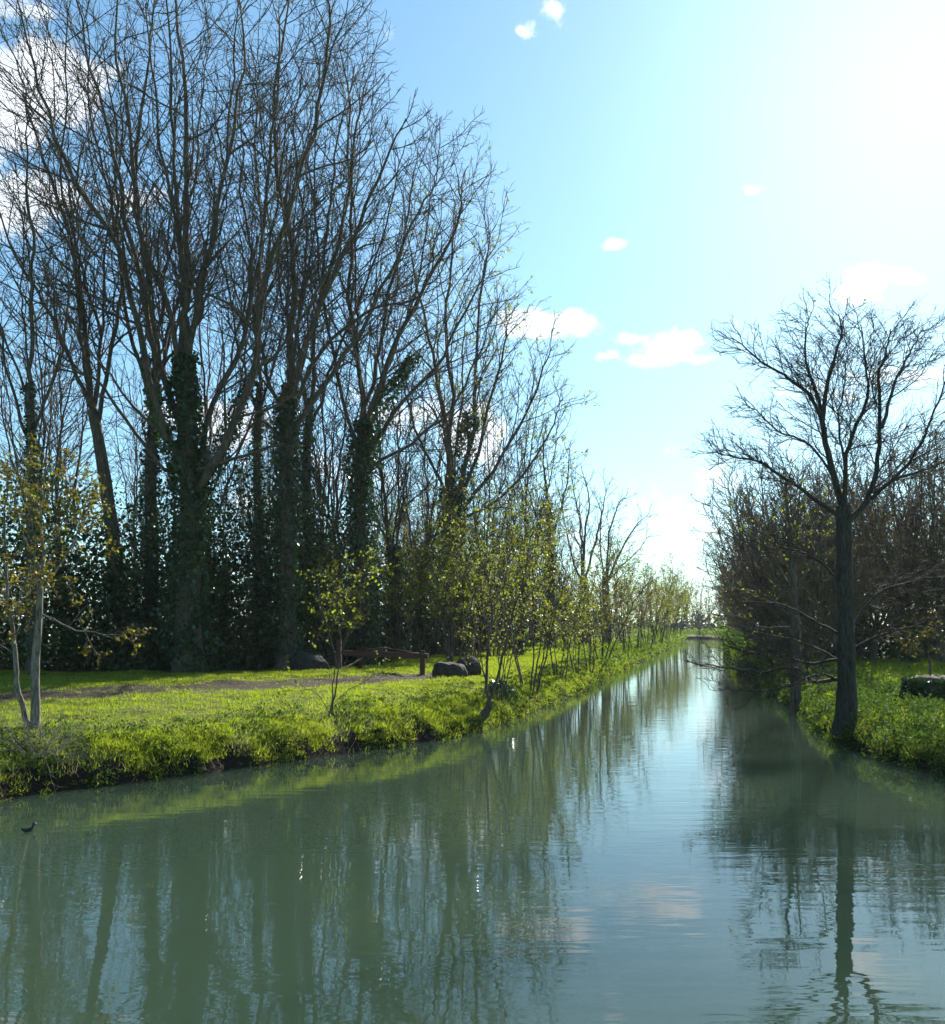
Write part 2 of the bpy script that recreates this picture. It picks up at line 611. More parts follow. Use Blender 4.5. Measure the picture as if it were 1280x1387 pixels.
class Geo:
    def __init__(self):
        self.v, self.f, self.n = [], [], 0

    def add(self, V, Fc):
        self.v.append(V)
        self.f.append(Fc + self.n)
        self.n += len(V)

    def build(self, name, mat, parent=None, k=4, smooth=True):
        if not self.v:
            return None
        V = np.concatenate(self.v)
        Fc = np.concatenate(self.f)
        TRIS[0] += len(Fc) * (k - 2)
        return link(name, mesh_from(name, V, Fc, k, smooth), mat, parent)


def catmull(pts, n):
    p = np.array(pts, float)
    p = np.vstack([2 * p[0] - p[1], p, 2 * p[-1] - p[-2]])
    m_ = len(p) - 3
    ts = np.linspace(0, m_ - 1e-6, n)
    i = ts.astype(int)
    t = (ts - i)[:, None]
    a, b, c, d = p[i], p[i + 1], p[i + 2], p[i + 3]
    return 0.5 * (2 * b + (c - a) * t + (2 * a - 5 * b + 4 * c - d) * t * t + (3 * b - a - 3 * c + d) * t ** 3)


def grow(start, dirs, length, r0, r1, S, wob, trop, rng):
    N = len(start)
    P = np.empty((N, S + 1, 3))
    P[:, 0] = start
    d = dirs.copy()
    up = np.array([0, 0, 1.0])
    for s in range(S):
        d = nrm(d + rng.normal(0, wob, (N, 3)) + up * trop)
        P[:, s + 1] = P[:, s] + d * (length / S)[:, None]
    t = np.linspace(0, 1, S + 1)[None, :]
    Rr = r0[:, None] * (1 - t) + r1[:, None] * t
    return P, Rr


def spawn(P, Rr, L, spacing, t0, ratio, ang, rng, rmin, rfac=0.55, taper=0.55, power=1.0, up_bias=0.0, out=0.0):
    """children of the polylines P"""
    N, S, _ = P.shape
    cnt = np.maximum(1, np.round(L * (1 - t0) / spacing * rng.uniform(.8, 1.2, N))).astype(int)
    par = np.repeat(np.arange(N), cnt)
    first = np.cumsum(cnt) - cnt
    k = np.arange(len(par)) - first[par]
    t = t0 + (1 - t0) * (k + rng.uniform(0, 1, len(par))) / cnt[par]
    t = np.clip(t, 0, 0.985)
    f = t * (S - 1)
    i = np.minimum(f.astype(int), S - 2)
    w = (f - i)[:, None]
    pos = P[par, i] * (1 - w) + P[par, i + 1] * w
    pd = nrm(P[par, i + 1] - P[par, i])
    rad = Rr[par, i] * (1 - w[:, 0]) + Rr[par, i + 1] * w[:, 0]
    ref = np.where(np.abs(pd[:, 2:3]) > 0.8, np.array([[1., 0, 0]]), np.array([[0, 0, 1.]]))
    A = nrm(np.cross(pd, ref))
    B = np.cross(pd, A)
    ph = k * 2.4 + par * 1.7 + rng.uniform(-.6, .6, len(par))
    th = np.radians(rng.normal(ang, 9, len(par)))[:, None]
    d = pd * np.cos(th) + (A * np.cos(ph)[:, None] + B * np.sin(ph)[:, None]) * np.sin(th)
    if out:
        hz = pos * np.array([1, 1, 0.])
        d = d + out * hz / np.maximum(np.linalg.norm(hz, axis=1, keepdims=True), 1.0)
    d = nrm(d + np.array([0, 0, up_bias]))
    ln = L[par] * ratio * (1 - taper * t ** power) * rng.uniform(0.55, 1.25, len(par))
    r = np.maximum(rad * rfac * rng.uniform(.7, 1.1, len(par)), rmin)
    return pos, d, ln, r


def resample(P, n):
    N, S, _ = P.shape
    t = np.linspace(0, S - 1, n)
    i = np.minimum(t.astype(int), S - 2)
    w = (t - i)[None, :, None]
    return P[:, i] * (1 - w) + P[:, i + 1] * w


LEVELS = dict(thin=.012, tap=.45, rs=.66, out=.22, sp=(0.55, 0.36, 0.26), ratio=(0.34, 0.48, 0.5), seg=(7, 4, 2), ang=(44, 46, 44), t0=(0.14, 0.1, 0.1),
              rmin=(0.021, 0.013, 0.0085), trop=(0.07, 0.06, 0.04), wob=(0.14, 0.18, 0.2), side=(5, 3, 3), up=(0.06, 0.08, 0.04), maxlen=(6.0, 3.0, 1.4))


def crown_from(limbs, rng, lv=None, r_tip=0.03):
    """limbs: list of (points (n,3), r0, r1) -> Geo with limbs and branches, plus point clouds of twigs"""
    lv = {**LEVELS, **(lv or {})}
    g = Geo()
    S = 22
    P = np.stack([catmull(l[0], S) for l in limbs])
    w = np.cumsum(rng.normal(0, 1, P.shape), 1)
    w -= np.linspace(0, 1, S)[None, :, None] * w[:, -1:, :]
    seg = np.linalg.norm(np.diff(P, axis=1), axis=2).sum(1)
    P = P + w * (seg * 0.0050)[:, None, None]
    t = np.linspace(0, 1, S)[None, :]
    r0 = np.array([l[1] for l in limbs])[:, None] * lv['rs']
    r1 = np.array([l[2] for l in limbs])[:, None]
    Rr = r0 * (1 - t) ** 0.9 + r1 * (1 - (1 - t) ** 0.9)
    g.add(*tubes(P, Rr, 8))
    L = seg
    levels = [(P, Rr, L)]
    for k in range(3):
        if lv['sp'][k] is None:
            break
        pos, d, ln, r = spawn(P, Rr, L, lv['sp'][k], lv['t0'][k], lv['ratio'][k], lv['ang'][k], rng, lv['rmin'][k], up_bias=lv['up'][k], taper=(lv['tap'] if k == 0 else .5), out=lv['out'])
        ln = np.minimum(ln, lv['maxlen'][k] * rng.uniform(.6, 1.1, len(ln)))
        ln = np.maximum(ln, 0.25 if k else 0.6)
        r = np.minimum(r, np.maximum(ln * lv['thin'], lv['rmin'][k]))
        P, Rr = grow(pos, d, ln, r, np.maximum(r * 0.35, lv['rmin'][k] * .6), lv['seg'][k], lv['wob'][k], lv['trop'][k], rng)
        g.add(*tubes(P, Rr, lv['side'][k]))
        L = ln
        levels.append((P, Rr, L))
    return g, levels


def leaves_geo(pos, size, rng, flat=0.0, aspect=0.75, k=4):
    """one folded quad per leaf"""
    n = len(pos)
    d = nrm(rng.normal(0, 1, (n, 3)) + np.array([0, 0, -flat]))
    s = nrm(np.cross(d, nrm(rng.normal(0, 1, (n, 3)) + np.array([0, 0, 0.01]))))
    up = np.cross(d, s)
    L = (size * (.4 + 1.1 * rng.random(n) ** 1.4))[:, None]
    W = L * aspect * 0.5
    a = pos
    b = pos + d * L * .5 + s * W + up * L * .12
    c = pos + d * L
    e = pos + d * L * .5 - s * W + up * L * .12
    V = np.stack([a, b, c, e], 1).reshape(-1, 3)
    Fc = np.arange(4 * n).reshape(-1, 4)
    return V, Fc


def on_twigs(levels, which, n, rng, tmin=0.2):
    P = levels[which][0]
    w = levels[which][2]
    i = rng.choice(len(P), n, p=w / w.sum())
    t = rng.uniform(tmin, 1, n) * (P.shape[1] - 1)
    j = np.minimum(t.astype(int), P.shape[1] - 2)
    f = (t - j)[:, None]
    return P[i, j] * (1 - f) + P[i, j + 1] * f


def trunk_geo(pts, r0, r1, flare=1.5, n=34, k=14, seed=1, lump=0.07):
    P = catmull(pts, n)[None]
    t = np.linspace(0, 1, n)
    zr = P[0, :, 2] - P[0, 0, 2]
    r = r0 * (1 - t) + r1 * t
    r = r * (1 + (flare - 1) * np.exp(-zr / (r0 * 1.6)))
    V, Fc = tubes(P, r[None], k)
    c = np.repeat(P[0], k, 0)
    th = np.tile(np.arange(k), n)
    bump_ = fbm(th * 0.9 + seed * 7, np.repeat(zr, k) * 1.1 + seed, seed, 3) - 0.5
    flut = np.cos(th * 2 * np.pi / k * 5 + seed) * np.exp(-np.repeat(zr, k) / (r0 * 3)) * 0.12
    V = c + (V - c) * (1 + bump_ * lump * 4 + flut)[:, None]
    return V, Fc


def ivy_points(P, r, n, rng, thick=0.35, zlim=None, up=1.0):
    """leaf positions clothing the polyline P (n,3) of radius r, thicker in lumps"""
    Pc = catmull(P, 60)
    t = rng.beta(1.0, up, n) * 59
    i = np.minimum(t.astype(int), 58)
    f = (t - i)[:, None]
    c = Pc[i] * (1 - f) + Pc[i + 1] * f
    a = rng.uniform(0, 2 * np.pi, n)
    lump = fbm(a * 1.1 + 3, c[:, 2] * 0.9, int(abs(P[0][0]) * 10) % 97, 3)
    rr = r * (1 - 0.4 * t / 59) + thick * np.clip(lump * 2.6 - 0.8, 0.04, 1.5) * (1 - 0.5 * t / 59) * rng.uniform(.45, 1.05, n)
    return c + np.stack([np.cos(a) * rr, np.sin(a) * rr, rng.normal(0, .05, n)], 1)


def PX(px, py, Y):
    return ((px - 640) / F * Y, Y, HC - (py - 848) / F * Y)


def limb_px(base_Y, pts, tip_dy=0.0):
    n = len(pts)
    out = []
    for i, (x, y) in enumerate(pts):
        out.append(PX(x, y, base_Y + tip_dy * (i / (n - 1))))
    return out


def hand_tree(name, label, Y, trunk, tr, limbs, ivy=None, lv=None, group=None, seed=1, mats=('bark', 'bark'), leaves=None, cat='tree', rnd_limbs=0, flare=1.5, lump=.07):
    """trunk: px polyline, limbs: (px polyline, r0, r1, depth offset of tip)"""
    rng = np.random.default_rng(seed)
    T = [PX(x, y, Y) for x, y in trunk]
    bz = ground_z(T[0][0], T[0][1])
    T[0] = (T[0][0], T[0][1], bz - 0.15)
    o = empty(name, (T[0][0], T[0][1], bz))
    off = np.array([T[0][0], T[0][1], bz])
    T = [np.array(p) - off for p in T]
    g = Geo()
    g.add(*trunk_geo(T, tr[0], tr[1], seed=seed, flare=flare, lump=lump))
    g.build('trunk', M[mats[0]], o)
    LB = []
    for pts, r0, r1, dy in limbs:
        LB.append((np.array(limb_px(Y, pts, dy)) - off, r0, r1))
    top = T[-1]
    Hh = max(l[0][-1][2] for l in LB)
    for q in range(rnd_limbs):      # limbs reaching away and towards the viewer give the crown its depth
        az = rng.choice([-1, 1]) * np.pi / 2 + rng.normal(0, .55)
        f = rng.uniform(.5, 1.0)
        st = T[-2] * (1 - f) + T[-1] * f
        hh = (Hh - st[2]) * rng.uniform(.6, .95)
        sp = hh * rng.uniform(.12, .34)
        dirv = np.array([np.cos(az), np.sin(az), 0])
        pts = [st, st + dirv * sp * .35 + [0, 0, hh * .25], st + dirv * sp * .75 + [0, 0, hh * .6], st + dirv * sp + [0, 0, hh]]
        LB.append((np.array(pts), tr[1] * .5, 0.02))
    cg, lvls = crown_from(LB, rng, lv)
    cg.build('crown', M[mats[1]], o)
    if ivy:
        gi = Geo()
        for (pl, r, n, th, sz) in ivy:
            pp = T if pl == 'trunk' else [np.array(p) - off for p in limb_px(Y, pl)]
            gi.add(*leaves_geo(ivy_points(pp, r, n, rng, th), np.full(n, sz), rng, flat=0.8, aspect=.95))
        gi.build('ivy', M['ivy'], o, smooth=False)
    if leaves:
        gl = Geo()
        for mt_, n, sz, which in leaves:
            gl = Geo()
            pz = on_twigs(lvls, which, n, rng)
            gl.add(*leaves_geo(pz + rng.normal(0, .04, pz.shape), np.full(n, sz), rng, flat=0.5))
            gl.build('foliage', M[mt_], o, smooth=False)
    tag(o, label, cat, group)
    return o


# ------------------------------------------------------------------ the tall bare trees of the left wood
big = dict(sp=(0.70, 0.42, 0.30))
mid = dict(sp=(0.62, 0.42, 0.32), seg=(6, 4, 1))
hand_tree('ivy_clad_tree', 'tallest broad bare tree, thick ivy-clad trunk and fanning limbs, at the edge of the wood', 35,
          [(258, 925), (255, 850), (257, 760), (258, 690), (256, 620), (252, 545), (250, 480)], (.46, .28),
          [([(250, 480), (249, 410), (246, 320), (243, 200), (242, 90), (236, -60)], .24, .03, .8),
           ([(256, 665), (222, 590), (196, 480), (168, 370), (128, 285), (78, 190), (42, 90), (18, -20)], .22, .02, -2.5),
           ([(254, 600), (228, 500), (205, 400), (168, 270), (138, 150), (108, 40), (85, -60)], .20, .02, 2.5),
           ([(252, 540), (236, 430), (196, 300), (186, 180), (165, 60), (160, -60)], .17, .02, -1.5),
           ([(250, 500), (268, 400), (296, 300), (316, 215), (336, 100), (318, -30)], .18, .02, -2.0),
           ([(258, 700), (300, 610), (345, 500), (364, 380), (400, 250), (432, 140), (450, 30), (440, -40)], .23, .02, -3.0),
           ([(256, 640), (290, 540), (330, 430), (362, 300), (378, 180), (385, 40), (390, -60)], .17, .02, 3.0),
           ([(262, 640), (300, 630), (345, 615), (385, 600)], .13, .03, -2.0),
           ([(246, 640), (215, 625), (170, 560), (130, 510), (85, 500), (40, 470)], .12, .02, -1.5)],
          ivy=[('trunk', .46, 11000, .75, .13), ([(258, 690), (300, 610), (345, 500)], .2, 1800, .35, .12), ([(256, 665), (222, 590), (196, 480)], .2, 1500, .3, .12)],
          lv=big, seed=3, rnd_limbs=3)
hand_tree('ivy_clad_tree', 'tall bare tree with straight dark ivy trunk next right of the broadest ivy-clad tree', 38,
          [(388, 905), (390, 800), (388, 700), (388, 600), (392, 520)], (.36, .24),
          [([(392, 520), (394, 420), (396, 320), (382, 200), (385, 60), (396, -40)], .22, .02, 1),
           ([(390, 560), (425, 450), (470, 360), (500, 280), (530, 210), (550, 160)], .19, .02, -2),
           ([(390, 600), (440, 520), (490, 440), (535, 360), (575, 280), (596, 225)], .17, .02, 2.5),
           ([(392, 540), (420, 430), (450, 320), (468, 230), (482, 150), (495, 115)], .15, .02, -1.5),
           ([(388, 600), (360, 500), (340, 380), (330, 250), (325, 120)], .14, .02, 2.0),
           ([(388, 600), (350, 570), (320, 610), (290, 650)], .09, .02, -1.5),
           ([(390, 570), (430, 480), (500, 420), (560, 400), (600, 350)], .13, .02, -2.5)],
          ivy=[('trunk', .36, 7500, .5, .12)], lv=big, seed=5, rnd_limbs=2)
hand_tree('ivy_clad_tree', 'bare tree with limbs leaning right over the meadow, ivy thick around its fork', 43,
          [(494, 900), (490, 820), (488, 720), (488, 640), (492, 570)], (.36, .22),
          [([(490, 580), (480, 480), (472, 380), (482, 260), (470, 130), (460, 60)], .18, .02, 1),
           ([(490, 600), (525, 490), (565, 410), (604, 340), (624, 280), (622, 245)], .18, .02, -2),
           ([(490, 620), (545, 545), (605, 470), (648, 390), (664, 310)], .16, .02, 2.0),
           ([(490, 590), (520, 470), (545, 360), (556, 280), (566, 205)], .15, .02, 3.0),
           ([(488, 620), (455, 520), (436, 400), (432, 280), (410, 180)], .14, .02, -2),
           ([(492, 640), (560, 600), (610, 560), (650, 480), (668, 410)], .12, .02, 1.0)],
          ivy=[('trunk', .36, 8500, .7, .13), ([(490, 640), (525, 540), (560, 480)], .25, 1800, .5, .13)], lv=mid, seed=8, rnd_limbs=2)
hand_tree('leaning_tree', 'bare tree whose bare grey trunk leans left beside the broadest ivy-clad tree', 37,
          [(166, 905), (156, 760), (142, 650), (126, 555)], (.30, .20),
          [([(126, 555), (114, 460), (100, 350), (66, 240), (40, 150), (10, 60)], .18, .02, 2),
           ([(130, 580), (150, 480), (160, 370), (135, 260), (120, 150), (118, 30)], .14, .02, -2),
           ([(126, 560), (85, 470), (50, 400), (15, 330), (-20, 240)], .13, .02, -1),
           ([(128, 560), (130, 450), (110, 330), (90, 200), (70, 80)], .12, .02, 3)],
          ivy=[([(166, 905), (160, 820), (156, 740)], .3, 2600, .5, .12)], lv=mid, seed=9, rnd_limbs=2)
hand_tree('bare_tree', 'straight slender bare tree close left of the broadest ivy-clad trunk', 39,
          [(206, 900), (206, 760), (204, 640), (212, 520)], (.30, .20),
          [([(212, 520), (214, 420), (196, 300), (190, 170), (205, 60), (215, -30)], .18, .02, 1),
           ([(210, 560), (180, 440), (160, 320), (150, 200), (140, 60)], .14, .02, -2),
           ([(210, 540), (240, 420), (262, 300), (280, 180), (285, 40)], .13, .02, 3)],
          ivy=[('trunk', .3, 3200, .35, .12)], lv=mid, seed=10, rnd_limbs=2)
hand_tree('bare_tree', 'slim bare tree standing behind the pale-barked leafy tree on the bank', 33,
          [(44, 920), (42, 780), (44, 640), (40, 520)], (.20, .14),
          [([(40, 520), (44, 420), (48, 330), (30, 230), (36, 120)], .13, .015, 1),
           ([(42, 600), (75, 500), (95, 400), (105, 300), (90, 200)], .09, .015, -1.5),
           ([(42, 600), (10, 500), (-10, 400), (-30, 300)], .09, .015, 1.5)],
          ivy=[('trunk', .2, 1800, .22, .11)], lv=mid, seed=12, rnd_limbs=2)
hand_tree('bare_tree', 'thin upright bare tree between the two nearest ivy-clad trunks', 45,
          [(350, 895), (350, 760), (348, 620), (352, 520)], (.22, .15),
          [([(352, 520), (346, 420), (352, 300), (345, 180), (350, 80)], .14, .02, 1),
           ([(350, 560), (320, 440), (300, 320), (290, 200)], .1, .02, 2),
           ([(350, 560), (380, 440), (400, 330), (415, 200)], .1, .02, -2)],
          ivy=[('trunk', .22, 2200, .3, .12)], lv=mid, seed=13, rnd_limbs=1)
hand_tree('bare_tree', 'slender bare tree hugging the right side of the straight dark ivy trunk', 42,
          [(420, 900), (418, 760), (415, 640), (420, 540)], (.24, .16),
          [([(420, 540), (428, 430), (445, 310), (455, 200), (480, 90)], .15, .02, 1),
           ([(418, 600), (455, 500), (500, 400), (530, 290), (550, 190)], .12, .02, 2),
           ([(418, 580), (405, 460), (412, 330), (400, 200), (410, 90)], .1, .02, -2)],
          ivy=[('trunk', .24, 2600, .3, .12)], lv=mid, seed=14, rnd_limbs=1)
hand_tree('many_stemmed_tree', 'bare tree splitting low into many fanned stems, right of the tree with the ivied fork', 55,
          [(618, 885), (616, 800), (614, 720), (612, 660)], (.42, .34),
          [([(612, 680), (600, 580), (580, 470), (562, 380), (548, 290)], .22, .02, 1),
           ([(613, 670), (612, 560), (606, 450), (612, 340), (618, 270)], .22, .02, -2),
           ([(614, 680), (632, 570), (640, 470), (652, 370), (656, 290)], .22, .02, 2),
           ([(614, 690), (650, 610), (668, 530), (684, 460), (690, 430)], .18, .02, -2),
           ([(616, 700), (665, 640), (705, 570), (735, 500), (748, 470)], .18, .02, 2),
           ([(616, 710), (680, 670), (725, 620), (755, 570), (762, 540)], .14, .02, 0),
           ([(612, 680), (570, 600), (545, 520), (530, 440)], .14, .02, -3)],
          ivy=[('trunk', .42, 5500, 1.0, .16), ([(614, 690), (632, 600), (636, 560)], .3, 1500, .8, .16)], lv=mid, seed=15, rnd_limbs=2,
          leaves=[('fresh', 2600, .15, 2)])
hand_tree('bare_tree', 'dark straight trunk with a twiggy top standing where the wood meets the meadow', 74,
          [(746, 872), (746, 800), (745, 740), (742, 680)], (.36, .22),
          [([(742, 690), (740, 640), (738, 600), (744, 560)], .18, .02, 1),
           ([(744, 740), (722, 690), (708, 640), (704, 590)], .12, .02, 1),
           ([(744, 740), (760, 680), (768, 640), (772, 600)], .12, .02, -1)],
          ivy=[('trunk', .36, 2200, .5, .17)], lv=dict(sp=(0.7, .5, .4), seg=(5, 3, 1)), seed=16, leaves=[('fresh', 900, .17, 2)])
hand_tree('vase_shaped_tree', 'distant bare vase-shaped tree, its stems rising clear above the bright shrubs', 92,
          [(792, 868), (792, 830), (790, 800), (790, 780)], (.42, .36),
          [([(790, 790), (786, 730), (780, 680), (772, 640)], .2, .02, 1),
           ([(790, 785), (792, 720), (796, 670), (790, 640)], .2, .02, -1),
           ([(791, 790), (806, 730), (816, 690), (822, 655)], .2, .02, 2),
           ([(791, 795), (775, 750), (764, 700), (756, 660)], .16, .02, 2)],
          lv=dict(sp=(0.7, .55, .42), seg=(5, 3, 1), rmin=(.03, .018, .012)), seed=17, rnd_limbs=1)
hand_tree('vase_shaped_tree', 'distant bare tree spreading right over the shrubs, beside the gap above the river', 98,
          [(822, 868), (822, 830), (820, 800), (820, 780)], (.42, .34),
          [([(820, 790), (836, 750), (856, 715), (880, 695)], .2, .02, 1),
           ([(820, 785), (824, 730), (836, 690), (848, 672)], .2, .02, -1),
           ([(821, 790), (838, 770), (862, 745), (884, 722)], .16, .02, 2),
           ([(821, 795), (812, 750), (812, 700), (806, 668)], .16, .02, 2)],
          lv=dict(sp=(0.7, .55, .42), seg=(5, 3, 1), rmin=(.03, .018, .012)), seed=18, rnd_limbs=1)

# ------------------------------------------------------------------ the big bare tree on the right bank
low = [([(1140, 918), (1108, 922), (1080, 905), (1040, 908), (1000, 905), (955, 900)], .075, .012, -1.0),
       ([(1140, 892), (1100, 898), (1060, 888), (1020, 884), (975, 872)], .06, .012, .6),
       ([(1140, 925), (1112, 910), (1075, 925), (1035, 932), (990, 935)], .06, .012, -2.0),
       ([(1140, 902), (1120, 885), (1075, 868), (1030, 860), (1000, 850)], .05, .01, 1.4),
       ([(1152, 880), (1185, 862), (1230, 850), (1280, 835)], .06, .012, -1.0),
       ([(1152, 850), (1185, 810), (1225, 790), (1275, 780)], .05, .012, 1.0),
       ([(1140, 860), (1100, 840), (1060, 820), (1015, 815)], .05, .012, 1.5),
       ([(1140, 790), (1105, 760), (1065, 745), (1025, 748)], .05, .012, -1.2)]
hand_tree('riverside_tree', 'large bare round-crowned tree on the right bank with drooping low branches over the river', 24.3,
          [(1147, 985), (1147, 930), (1146, 860), (1144, 780), (1143, 720), (1142, 685)], (.235, .175),
          [([(1142, 690), (1129, 646), (1120, 602), (1116, 560), (1119, 520), (1130, 490), (1137, 455), (1136, 425)], .135, .012, .6),
           ([(1118, 590), (1100, 545), (1064, 512), (1026, 488), (992, 458)], .075, .01, -1.5),
           ([(1117, 575), (1102, 520), (1089, 484), (1092, 450), (1098, 425)], .07, .01, 1.5),
           ([(1140, 700), (1098, 667), (1070, 646), (1033, 624), (998, 618), (965, 612)], .08, .01, -1.2),
           ([(1125, 640), (1095, 600), (1060, 585), (1030, 560), (1005, 545)], .05, .01, 2.0),
           ([(1143, 690), (1145, 625), (1155, 585), (1170, 555), (1176, 520), (1172, 480), (1166, 440)], .09, .01, -2.5),
           ([(1146, 705), (1179, 674), (1188, 640), (1196, 580), (1193, 510), (1202, 475), (1207, 445)], .12, .012, .8),
           ([(1195, 580), (1215, 520), (1235, 480), (1250, 445)], .07, .01, 2.0),
           ([(1179, 677), (1209, 645), (1241, 606), (1269, 544), (1290, 490)], .08, .01, -1.5),
           ([(1185, 668), (1215, 650), (1243, 643), (1285, 624), (1330, 590)], .07, .01, .5),
           ([(1143, 690), (1150, 640), (1140, 580), (1150, 520), (1152, 470)], .06, .01, 3.0)] + low,
          lv=dict(sp=(0.17, 0.14, 0.115), ratio=(.40, .52, .5), maxlen=(2.3, 1.15, .55), rmin=(.011, .0075, .0055), seg=(7, 4, 1), up=(.12, .12, .10), thin=.010, rs=.7, trop=(.06, .06, .05), out=.45, t0=(.2, .1, .1), tap=.58), seed=21, rnd_limbs=0, flare=1.6, lump=.09, mats=('bark_dark', 'bark_dark'),
          leaves=[('olive', 700, .06, 2)])
hand_tree('riverside_tree', 'slimmer dark-trunked tree just upstream of the big right-bank tree, sparse yellow leaves', 33,
          [(1076, 940), (1078, 880), (1075, 820), (1072, 760)], (.20, .12),
          [([(1072, 770), (1070, 720), (1064, 680), (1070, 640)], .1, .012, .6),
           ([(1074, 800), (1045, 750), (1025, 710), (1010, 680)], .08, .01, -1),
           ([(1074, 810), (1100, 760), (1115, 715), (1120, 670)], .08, .01, 1),
           ([(1075, 840), (1040, 810), (1010, 800), (985, 795)], .06, .01, -1),
           ([(1076, 850), (1030, 850), (1000, 830), (980, 835)], .05, .01, .5)],
          lv=dict(sp=(0.28, 0.2, 0.16), maxlen=(2.6, 1.2, .5), rmin=(.018, .012, .009), seg=(5, 3, 1)), seed=22, rnd_limbs=2,
          leaves=[('fresh', 800, .075, 2)])

# ------------------------------------------------------------------ leafy young trees along the left bank
yl = dict(sp=(0.22, 0.2, 0.14), maxlen=(1.5, .7, .3), rmin=(.007, .005, .003), seg=(5, 3, 1), ratio=(.4, .42, .42), t0=(.3, .1, .1), trop=(.02, .02, 0), ang=(55, 48, 40))
hand_tree('pale_barked_tree', 'twin-trunked tree with pale bark and small olive leaves at the corner of the left bank', 19,
          [(47, 1003), (48, 960), (48, 900), (52, 850), (55, 790)], (.10, .06),
          [([(55, 790), (56, 740), (54, 690), (60, 640)], .06, .01, .3),
           ([(42, 990), (26, 935), (18, 880), (14, 830), (8, 780), (4, 700), (10, 640)], .095, .01, -.3),
           ([(54, 800), (84, 760), (105, 720), (125, 680)], .035, .008, .8),
           ([(54, 830), (95, 850), (130, 855), (155, 865)], .03, .006, .4),
           ([(15, 850), (30, 800), (45, 750), (40, 690)], .03, .008, -.8),
           ([(10, 790), (-15, 740), (-40, 700), (-60, 690)], .03, .008, .3),
           ([(54, 770), (30, 720), (20, 680), (25, 650)], .03, .008, -.8),
           ([(55, 760), (80, 710), (90, 670), (95, 640)], .03, .008, 1.0)],
          lv=yl, seed=30, mats=('bark_pale', 'bark_pale'), leaves=[('olive', 3600, .075, 3), ('fresh', 900, .065, 3)], flare=1.3)
hand_tree('young_tree', 'thin forked sapling with a small yellow-green crown on the left bank edge before the barrier', 23.6,
          [(443, 1012), (444, 985), (450, 955)], (.055, .04),
          [([(450, 960), (458, 920), (462, 880), (458, 830), (455, 780)], .032, .006, .2),
           ([(448, 965), (448, 930), (452, 890), (440, 840), (430, 790)], .026, .006, -.3),
           ([(450, 955), (470, 935), (490, 925), (505, 915)], .014, .004, -.2),
           ([(446, 965), (430, 940), (415, 935), (405, 938)], .014, .004, .2),
           ([(458, 880), (480, 840), (490, 800), (488, 770)], .02, .005, .4)],
          lv=dict(sp=(.2, .16, .12), maxlen=(.9, .45, .2), rmin=(.006, .004, .003), seg=(4, 3, 1), ratio=(.35, .4, .4), t0=(.55, .1, .1)), seed=31, leaves=[('fresh', 620, .07, 3)], flare=1.2)
hand_tree('young_tree', 'double-stemmed dark young tree leaning out over the water, right of the boulders', 28,
          [(644, 985), (652, 972), (660, 962), (664, 950)], (.13, .10),
          [([(662, 955), (655, 920), (660, 860), (660, 800), (645, 740), (640, 680)], .075, .008, -.3),
           ([(664, 952), (680, 900), (694, 840), (712, 780), (722, 720), (730, 690)], .065, .008, .4),
           ([(660, 850), (640, 800), (625, 760), (615, 720)], .03, .006, .6),
           ([(690, 850), (680, 800), (690, 740), (685, 690)], .03, .006, -.8),
           ([(660, 820), (680, 780), (690, 730), (700, 690)], .03, .006, 1.0)],
          lv=dict(sp=(.22, .18, .13), maxlen=(1.3, .6, .3), rmin=(.008, .005, .004), seg=(5, 3, 1), ratio=(.36, .42, .42), t0=(.3, .1, .1)), seed=32, leaves=[('fresh', 1700, .07, 3), ('olive', 500, .06, 3)], flare=1.2)


# ------------------------------------------------------------------ prototype trees for the rest
def auto_tree(name, H, fork, n, spread, tr, seed, lv, mats=('bark', 'bark'), leaves=None, ivy=0, low_start=False, ivy_sz=.16):
    rng = np.random.default_rng(seed)
    o = empty(name, (0, 0, 0))
    lean = rng.normal(0, .03, 2)
    T = [np.array([lean[0] * z + rng.normal(0, .05), lean[1] * z + rng.normal(0, .05), z]) for z in np.linspace(-.2, fork, 5)]
    g = Geo()
    g.add(*trunk_geo(T, tr, tr * .75, n=16, k=9, seed=seed))
    g.build('trunk', M[mats[0]], o)
    LB = [(np.array([T[-1], T[-1] + [rng.normal(0, .3), rng.normal(0, .3), (H - fork) * .4], T[-1] + [rng.normal(0, .6), rng.normal(0, .6), (H - fork)]]), tr * .6, .015)]
    for q in range(n):
        az = q * 2.4 + rng.uniform(-.4, .4)
        f = rng.uniform(.35 if low_start else .75, 1)
        st = T[0] * (1 - f) + T[-1] * f
        hh = (H - st[2]) * rng.uniform(.62, .98)
        sp = spread * rng.uniform(.5, 1.0)
        dv = np.array([np.cos(az), np.sin(az), 0])
        LB.append((np.array([st, st + dv * sp * .4 + [0, 0, hh * .28], st + dv * sp * .8 + [0, 0, hh * .65], st + dv * sp + [0, 0, hh]]), tr * .45, .012))
    cg, lvls = crown_from(LB, rng, lv)
    cg.build('crown', M[mats[1]], o)
    for mt_, nn, sz, which in (leaves or []):
        gl = Geo()
        pz = on_twigs(lvls, which, nn, rng)
        gl.add(*leaves_geo(pz + rng.normal(0, .05, pz.shape), np.full(nn, sz), rng, flat=.5))
        gl.build('foliage', M[mt_], o, smooth=False)
    if ivy:
        gi = Geo()
        gi.add(*leaves_geo(ivy_points(T, tr, ivy, rng, .6), np.full(ivy, ivy_sz), rng, flat=.8, aspect=.95))
        gi.build('ivy', M['ivy'], o, smooth=False)
    return o


